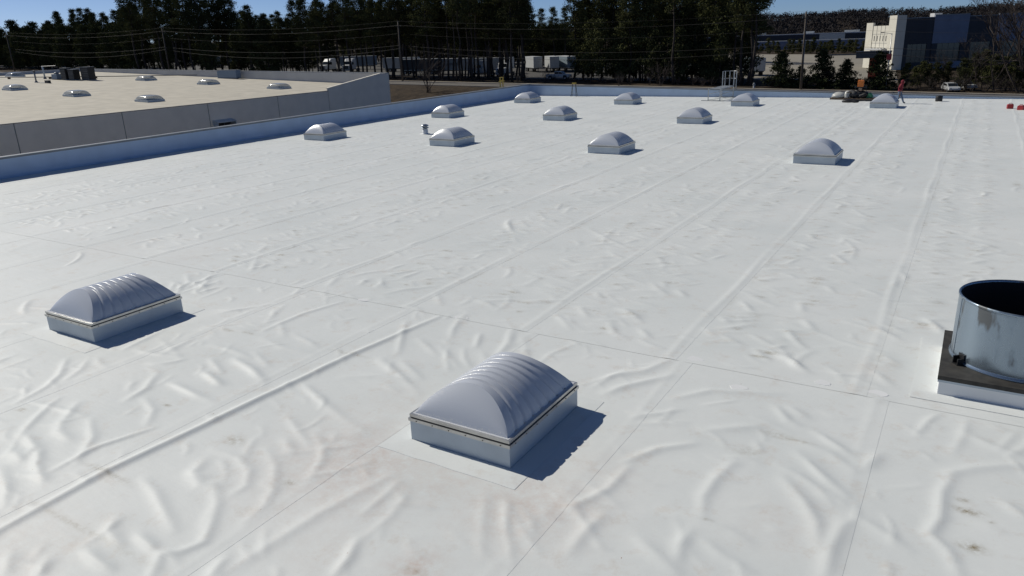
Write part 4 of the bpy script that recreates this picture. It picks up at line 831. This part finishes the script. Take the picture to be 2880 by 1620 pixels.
for k, (wd, mt_, up) in enumerate([(7.2, 'navy', 0), (8.8, 'pale_panel', .5), (7.4, 'navy', 0), (9.5, 'pale_panel', .3), (9, 'navy', 0), (12, 'pale_panel', .4), (14, 'navy', 0)]):
    a, b = px0+.03, px0+wd-.03; pr = -.12 if 'pale' in mt_ else 0
    MB().box(a, b, pr, .29, 6.0, HT+up-.35).build('facade_panel', M[mt_], cb)
    MB().box(a, b, pr-.05, .32, HT+up-.35, HT+up-.15).build('coping', M['coping'], cb)
    MB().box(a, b, pr, .29, 0, 1.6).build('facade_panel', M[mt_], cb)
    MB().box(a, a+wd*.16, pr, .29, 1.6, 6.0).build('facade_panel', M['navy'], cb); MB().box(b-wd*.16, b, pr, .29, 1.6, 6.0).build('facade_panel', M['navy'], cb)
    wa, wb = a+wd*.16, b-wd*.16; nc = 4
    for i in range(nc):
        for j in range(3):
            zz = 1.6+j*4.4/3; MB().box(wa+i*(wb-wa)/nc+.05, wa+(i+1)*(wb-wa)/nc-.05, .12, .16, zz+.05, zz+4.4/3-.05).build('window_pane', M['winglass'], cb)
    MB().box(wa, wb, .17, .28, 1.6, 6.0).build('window_frame', M['trim_dark'], cb)
    px0 += wd
MB().box(14, 16, 8, 10, 11.2, 13.2).build('roof_unit', M['lb_parapet'], cb)
# far warehouse
p = gpt(2290, 505); fw = thing('far_warehouse', 'long dark low warehouse with pale roof edge far behind the lot', 'building', (p.x, 505, ground(p.x, 505)), .03)
for k in range(10): MB().box(-70+k*14.5+.08, -70+(k+1)*14.5-.08, 0, .6, 0, 6.0).build('wall_panel', M['navy' if k != 5 else 'cream'], fw)
MB().box(-70, 75, .7, 60, 0, 6.25).build('roof', M['white_paint'], fw); MB().box(-70.2, 75.2, -.1, .65, 6.0, 6.5).build('coping', M['lb_parapet'], fw)
for x, y, s in [(-46, 20, 4), (-38, 30, 2), (-8, 26, 3), (18, 22, 4.2), (45, 28, 2.2)]: MB().box(x-s, x+s, y, y+4, 6.25, 7.7).build('roof_unit', M['white_paint'], fw)
p = gpt(2250, 395); sh = thing('low_shed', 'low pale shed with white roof line behind the hedge', 'building', (p.x, 395, ground(p.x, 395)), .03)
for k in range(6): MB().box(-26+k*12+.06, -26+(k+1)*12-.06, 0, .5, 0, 3.9).build('wall_panel', M['pale_panel'], sh)
MB().box(-26, 46, .55, 20, 0, 4.1).build('roof', M['white_paint'], sh); MB().box(-26.2, 46.2, -.1, .54, 3.9, 4.3).build('fascia', M['white_paint'], sh)
# dark flat canopy on red column
p = gpt(2448, 178); cn = thing('dark_canopy', 'dark flat canopy on a red column beside the cream building', 'canopy', p, .1)
MB().box(-3.2, 3.4, -2.2, 2.2, 4.3, 5.5).build('roof_slab', M['trim_dark'], cn); MB().box(-3.3, 3.5, -2.3, 2.3, 5.5, 5.62).build('roof_edge', M['black'], cn); MB().box(-9.5, -3.2, .2, 1.0, 4.9, 5.15).build('arm', M['trim_dark'], cn)
MB().box(-.6, 1.6, -.7, .7, 0, 4.3).build('column', M['brick_red'], cn)
# yard fence
fn = thing('yard_fence', 'low wire fence along the far side of the road before the yard', 'fence', gpt(2110, 156.5))
for k in range(6): MB().tube([(-2+k*2.6, 0, 0), (-2+k*2.6, 0, 1.9)], .05, 6).build('post', M['trim_dark'], fn)
for z in (.5, 1.0, 1.4, 1.85): MB().tube([(-2, 0, z), (11, 0, z-.26)], .03, 5).build('rail', M['trim_dark'], fn)
bb = thing('box_trailer', 'pale blue-grey box trailer at the right end of the tree line', 'trailer', gpt(2118, 186), .6)
MB().box(-1.3, 1.3, -4, 4, 1.1, 4.0).build('body', M['trailer_blue'], bb); MB().box(-1.1, 1.1, -3.8, 3.8, .85, 1.1).build('chassis', M['trailer_dark'], bb)
for x in (-1, 1):
    for y in (-2.6, -1.5): MB().lathe([(.5, -.14), (.52, 0), (.5, .14)], 18, close=True).build('wheel', M['tyre'], bb).matrix_local = Matrix.Translation((x, y, .52))@Matrix.Rotation(PI/2, 4, 'Y')
for s in (-1, 1): MB().box(s*.65-.62, s*.65+.62, -4.03, -4.0, 1.15, 3.95).build('rear_door', M['white_paint'], bb)

# ---------------------------------------------------------------- vehicles
def wheel(parent, x, y, r, wd=.26):
    w_ = MB().lathe([(r*.6, -wd/2), (r*.95, -wd/2), (r, -wd/4), (r, wd/4), (r*.95, wd/2), (r*.6, wd/2)], 22).build('wheel', M['tyre'], parent, True)
    w_.matrix_local = Matrix.Translation((x, y, r))@Matrix.Rotation(PI/2, 4, 'X')
    MB().lathe([(.001, -wd/2+.03), (r*.6, -wd/2+.02), (r*.6, wd/2-.02), (.001, wd/2-.03)], 16).build('rim', M['rim'], w_); return w_
def trailer(loc, rz, label, m, L=14.5, express=False, dark=False):
    t = thing('semi_trailer', label, 'trailer', loc, rz, 'trailers in the truck yard')
    MB().box(-L/2, L/2, -1.28, 1.28, 1.15, 4.05).build('body', m, t, bevel=.04)
    for k in range(int(L/1.2)+1):
        x = -L/2+.1+k*1.2
        if x < L/2-.05: MB().box(x-.03, x+.03, -1.31, -1.285, 1.2, 4.0).build('rib', m, t)
    MB().box(-L/2, L/2, -1.31, 1.31, 1.08, 1.2).build('lower_rail', M['alu'], t); MB().box(-L/2-.02, L/2+.02, -1.3, 1.3, 4.0, 4.09).build('top_rail', M['white_paint'], t)
    MB().box(-L/2+.3, L/2-.3, -.5, .5, .8, 1.08).build('chassis', M['trailer_dark'], t)
    for x in (-L/2+1.4, -L/2+2.7):
        for y in (-1.05, 1.05): wheel(t, x, y, .5, .5)
    for y in (-.8, .8): MB().box(L/2-2.6, L/2-2.45, y-.08, y+.08, 0, 1.1).build('landing_leg', M['trailer_dark'], t)
    for s in (-1, 1): MB().box(-L/2-.04, -L/2, s*.63-.6, s*.63+.6, 1.2, 3.98).build('rear_door', m, t)
    for s in (-1, 1): MB().box(L/2, L/2+.04, s*.64-.6, s*.64+.6, 1.2, 3.98).build('front_panel', m, t)
    if express:
        cu = bpy.data.curves.new('x', 'FONT'); cu.body = 'EXPRESS'; cu.size = .95; cu.extrude = .01; cu.align_x = 'CENTER'; to = bpy.data.objects.new('x', cu); C.objects.link(to)
        dg = bpy.context.evaluated_depsgraph_get(); dg.update(); me = bpy.data.meshes.new_from_object(to.evaluated_get(dg)); bpy.data.objects.remove(to); me.materials.clear(); me.materials.append(M['letter'])
        lo = link('lettering', me, t); lo.location = (2.2, -1.325, 2.25); lo.rotation_euler = (PI/2, 0, 0)
    return t
trailer(gpt(1185, 171), .05, 'grey side of the trailer standing nearest the utility pole', M['trailer_dark'], 12)
trailer(gpt(1262, 174), .05, 'pale trailer lettered EXPRESS behind the thin pines', M['trailer_side'], 15, True)
trailer(gpt(1130, 181), .04, 'white trailer end showing left of the other trailers', M['white_paint'], 12)
trailer(gpt(1385, 180), .2, 'white trailer directly behind the white truck cab', M['trailer_side'], 12)
trailer(gpt(1500, 190), -.75, 'white trailer at left of the bright trailer group', M['white_paint'], 9)
trailer(gpt(1552, 192), -.95, 'pale trailer in the middle of the bright trailer group', M['white_paint'], 12)
trailer(gpt(1592, 194), -.85, 'blue-grey trailer at right of the bright trailer group above the pickup', M['trailer_blue'], 13)
trailer(gpt(1010, 192), .1, 'pale trailer half hidden by trunks left of the utility pole', M['trailer_blue'], 13)
trailer(gpt(285, 196), .0, 'long pale trailer behind the far left pines', M['trailer_side'], 16)
trailer(gpt(120, 196), .0, 'dim grey trailer at the far left behind the beige roof', M['trailer_blue'], 16)
trailer(gpt(640, 190), .1, 'blue-grey trailer glimpsed between trunks above the beige roof corner', M['trailer_blue'], 14)
def cab(loc, rz, label):
    t = thing('truck_cab', label, 'truck', loc, rz, 'white truck cabs'); W2 = 1.2
    MB().prism([(-2.6, .9), (2.9, .9), (3.0, 1.3), (2.9, 2.0), (1.3, 2.25), (.75, 3.1), (-.2, 3.9), (-2.2, 4.0), (-2.4, 3.6), (-2.4, .9)], 'y', -W2, W2).build('body', M['truck_white'], t, bevel=.09)
    MB().prism([(1.30, 2.32), (.80, 3.08), (.84, 3.12), (1.36, 2.34)], 'y', -W2*.86, W2*.86).build('windscreen', M['glass'], t)
    for s in (-1, 1): MB().prism([(-.35, 2.2), (1.0, 2.2), (.65, 2.95), (-.35, 2.95)], 'y', s*(W2+.005), s*(W2+.03)).build('side_window', M['glass'], t)
    MB().box(2.98, 3.06, -.7, .7, 1.0, 1.95).build('grille', M['trailer_dark'], t); MB().box(2.9, 3.15, -1.2, 1.2, .5, .88).build('bumper', M['rim'], t, bevel=.04)
    for s in (-1, 1): MB().box(2.92, 3.05, s*.98-.16, s*.98+.16, 1.25, 1.5).build('headlight', M['rim'], t)
    MB().box(-5.4, 2.6, -.45, .45, .65, .9).build('chassis', M['trailer_dark'], t)
    for x in (2.0, -3.4, -4.7):
        for y in (-1.0, 1.0): wheel(t, x, y, .52, .4)
    return t
cab(gpt(1350, 165.5), PI+.55, 'white truck cab with sloping hood behind the pines'); cab(gpt(1418, 168), -1.35, 'white truck cab facing the road, right of the other cab')
cab(gpt(925, 174), -1.5, 'white truck cab glimpsed low between trunks left of the utility pole'); cab(gpt(985, 176), -1.2, 'white truck cab second from the beige roof corner, between trunks')
def pickup(loc, rz):
    t = thing('pickup_truck', 'silver-white pickup truck parked beyond the road', 'pickup truck', loc, rz)
    MB().prism([(-2.9, .55), (2.75, .5), (2.85, .75), (2.8, 1.12), (1.3, 1.25), (-2.9, 1.25)], 'y', -.95, .95).build('body', M['truck_white'], t, bevel=.06)
    MB().prism([(-.9, 1.2), (1.45, 1.2), (.75, 1.82), (-.75, 1.85)], 'y', -.82, .82).build('cab', M['truck_white'], t, bevel=.06)
    for s in (-1, 1):
        MB().prism([(-.72, 1.28), (.18, 1.28), (.18, 1.72), (-.65, 1.74)], 'y', s*.822, s*.835).build('side_window', M['glass'], t); MB().prism([(.26, 1.28), (1.18, 1.28), (.72, 1.72), (.26, 1.72)], 'y', s*.822, s*.835).build('side_window', M['glass'], t)
        MB().box(2.78, 2.87, s*.7-.2, s*.7+.2, .82, 1.02).build('headlight', M['rim'], t)
        MB().prism([(1.3, .5), (2.35, .5), (2.25, .95), (1.85, 1.08), (1.4, .95)], 'y', s*.93, s*.965).build('wheel_arch', M['trailer_dark'], t); MB().prism([(-2.35, .5), (-1.3, .5), (-1.4, .95), (-1.82, 1.08), (-2.25, .95)], 'y', s*.93, s*.965).build('wheel_arch', M['trailer_dark'], t)
    MB().prism([(1.42, 1.28), (.85, 1.78), (.88, 1.80), (1.48, 1.29)], 'y', -.7, .7).build('windscreen', M['glass'], t)
    MB().box(-2.8, -.95, -.75, .75, 1.2, 1.256).build('bed', M['trailer_dark'], t); MB().box(2.8, 2.92, -.9, .9, .45, .68).build('bumper', M['rim'], t)
    for x in (1.82, -1.82):
        for y in (-.85, .85): wheel(t, x, y, .42)
pickup(gpt(1572, 160), .12)
def hatchback(loc, rz, label, m):
    t = thing('parked_car', label, 'car', loc, rz)
    MB().prism([(-2.1, .4), (2.15, .38), (2.2, .65), (1.9, .88), (1.0, .95), (-2.1, .98)], 'y', -.88, .88).build('body', m, t, bevel=.06)
    MB().prism([(-2.0, .95), (1.05, .94), (.35, 1.42), (-1.5, 1.46)], 'y', -.76, .76).build('cabin', m, t, bevel=.05)
    for s in (-1, 1): MB().prism([(-1.5, 1.0), (.75, 1.0), (.25, 1.34), (-1.3, 1.38)], 'y', s*.765, s*.778).build('side_window', M['glass'], t)
    MB().prism([(1.02, 1.0), (.42, 1.40), (.45, 1.42), (1.08, 1.0)], 'y', -.66, .66).build('windscreen', M['glass'], t); MB().prism([(-2.02, 1.0), (-1.58, 1.42), (-1.62, 1.43), (-2.06, 1.0)], 'y', -.66, .66).build('rear_window', M['glass'], t)
    for s in (-1, 1): MB().box(2.1, 2.19, s*.62-.16, s*.62+.16, .6, .75).build('headlight', M['rim'], t)
    for x in (1.35, -1.3):
        for y in (-.8, .8): wheel(t, x, y, .32, .2)
hatchback(gpt(2672, 147.5), -1.25, 'pale car half hidden in the roadside brush at right', M['truck_white']); hatchback(gpt(2712, 153), -1.0, 'second pale car deeper in the brush at right', M['white_paint'])

# ---------------------------------------------------------------- poles, wires, small street things
PX = [(-295, 144), (-206.3, 143.6), (-118, 143.6), (-27.4, 144.0), (62, 144.2)]; PH = [13.5, 13.5, 13.4, 13.1, 13.1]
PLAB = ['leftmost utility pole, rising past the far left pines', 'thin utility pole among the pines above the left building', 'dark utility pole near the centre-left, above the beige building corner', 'leaning wooden utility pole at right against the hill', 'utility pole beyond the right edge, carrying the road wires onward']
att = []
for i, ((x, y), h) in enumerate(zip(PX, PH)):
    z = ground(x, y); lean = -.15 if i == 3 else 0
    t = thing('utility_pole', PLAB[i], 'utility pole', (x, y, z))
    MB().tube([(0, 0, -.3), (lean, 0, h)], [.24, .15], 10).build('pole', M['pole'], t, True)
    MB().box(lean-.06, lean+.06, -.9, .9, h-1.05, h-.92).build('cross_arm', M['pole'], t)
    for yy in (-.75, .75): MB().lathe([(.04, 0), (.06, .06), (.04, .14), (.001, .16)], 8, (lean, yy, h-.92)).build('insulator', M['coping'], t)
    MB().lathe([(.04, 0), (.06, .08), (.03, .16), (.001, .18)], 8, (lean, 0, h)).build('insulator', M['coping'], t)
    if i == 3: MB().tube([(.1, -.14, 4.5), (.1, -.14, 8.2)], .06, 6).build('riser', M['coping'], t)
    att.append([(x+lean, y, z+h+.17), (x+lean, y-.75, z+h-.76), (x+lean, y+.75, z+h-.76), (x+lean, y-.16, z+h-2.6), (x+lean, y-.16, z+h-5.2), (x+lean, y-.16, z+h-5.9)])
WN = ['topmost', 'front upper', 'rear upper', 'middle', 'upper communication', 'lowest communication']; SN = ['left', 'centre-left', 'centre-right', 'right']; SG = [1.2, 1.4, 1.4, 1.5, 1.6, 2.3]
for i in range(4):
    for k in range(6):
        a, b = Vector(att[i][k]), Vector(att[i+1][k]); pts = [a.lerp(b, f/16)-Vector((0, 0, 4*SG[k]*(f/16)*(1-f/16))) for f in range(17)]
        o = MB().tube(pts, .011 if k < 4 else .02, 4, caps=False).build('power_line', M['wire']); tag(o, f'{WN[k]} overhead wire in the {SN[i]} span between utility poles', 'wire', 'overhead wires along the road')
t = thing('street_light', 'pale lamp post standing before the cream building corner', 'lamp post', gpt(2490, 149.4))
MB().tube([(0, 0, 0), (0, 0, 9.4)], [.11, .06], 10).build('post', M['lamp_metal'], t, True); MB().lathe([(.22, 0), (.22, .45), (.12, .5)], 12).build('base', M['lamp_metal'], t); MB().tube([(0, 0, 9.3), (-1.3, -.2, 9.55)], .04, 6).build('arm', M['lamp_metal'], t); MB().box(-1.75, -1.2, -.35, -.05, 9.48, 9.62).build('lamp_head', M['trim_dark'], t)
MB().box(-.4, .4, -.16, -.13, 5.0, 6.0).build('sign_panel', M['red'], t)
t = thing('fire_hydrant', 'pale fire hydrant on the verge right of the access platform', 'hydrant', gpt(2120, 146.2)); t.scale = (1.4, 1.4, 1.4)
MB().lathe([(.16, 0), (.16, .06), (.11, .08), (.11, .5), (.14, .52), (.14, .56), (.10, .66), (.03, .72), (.001, .74)], 16).build('barrel', M['hydrant'], t, True); MB().tube([(-.2, 0, .42), (.2, 0, .42)], .06, 10).build('nozzle', M['hydrant'], t); MB().lathe([(.2, -.05), (.2, .0)], 14, close=True).build('flange', M['brick_red'], t)
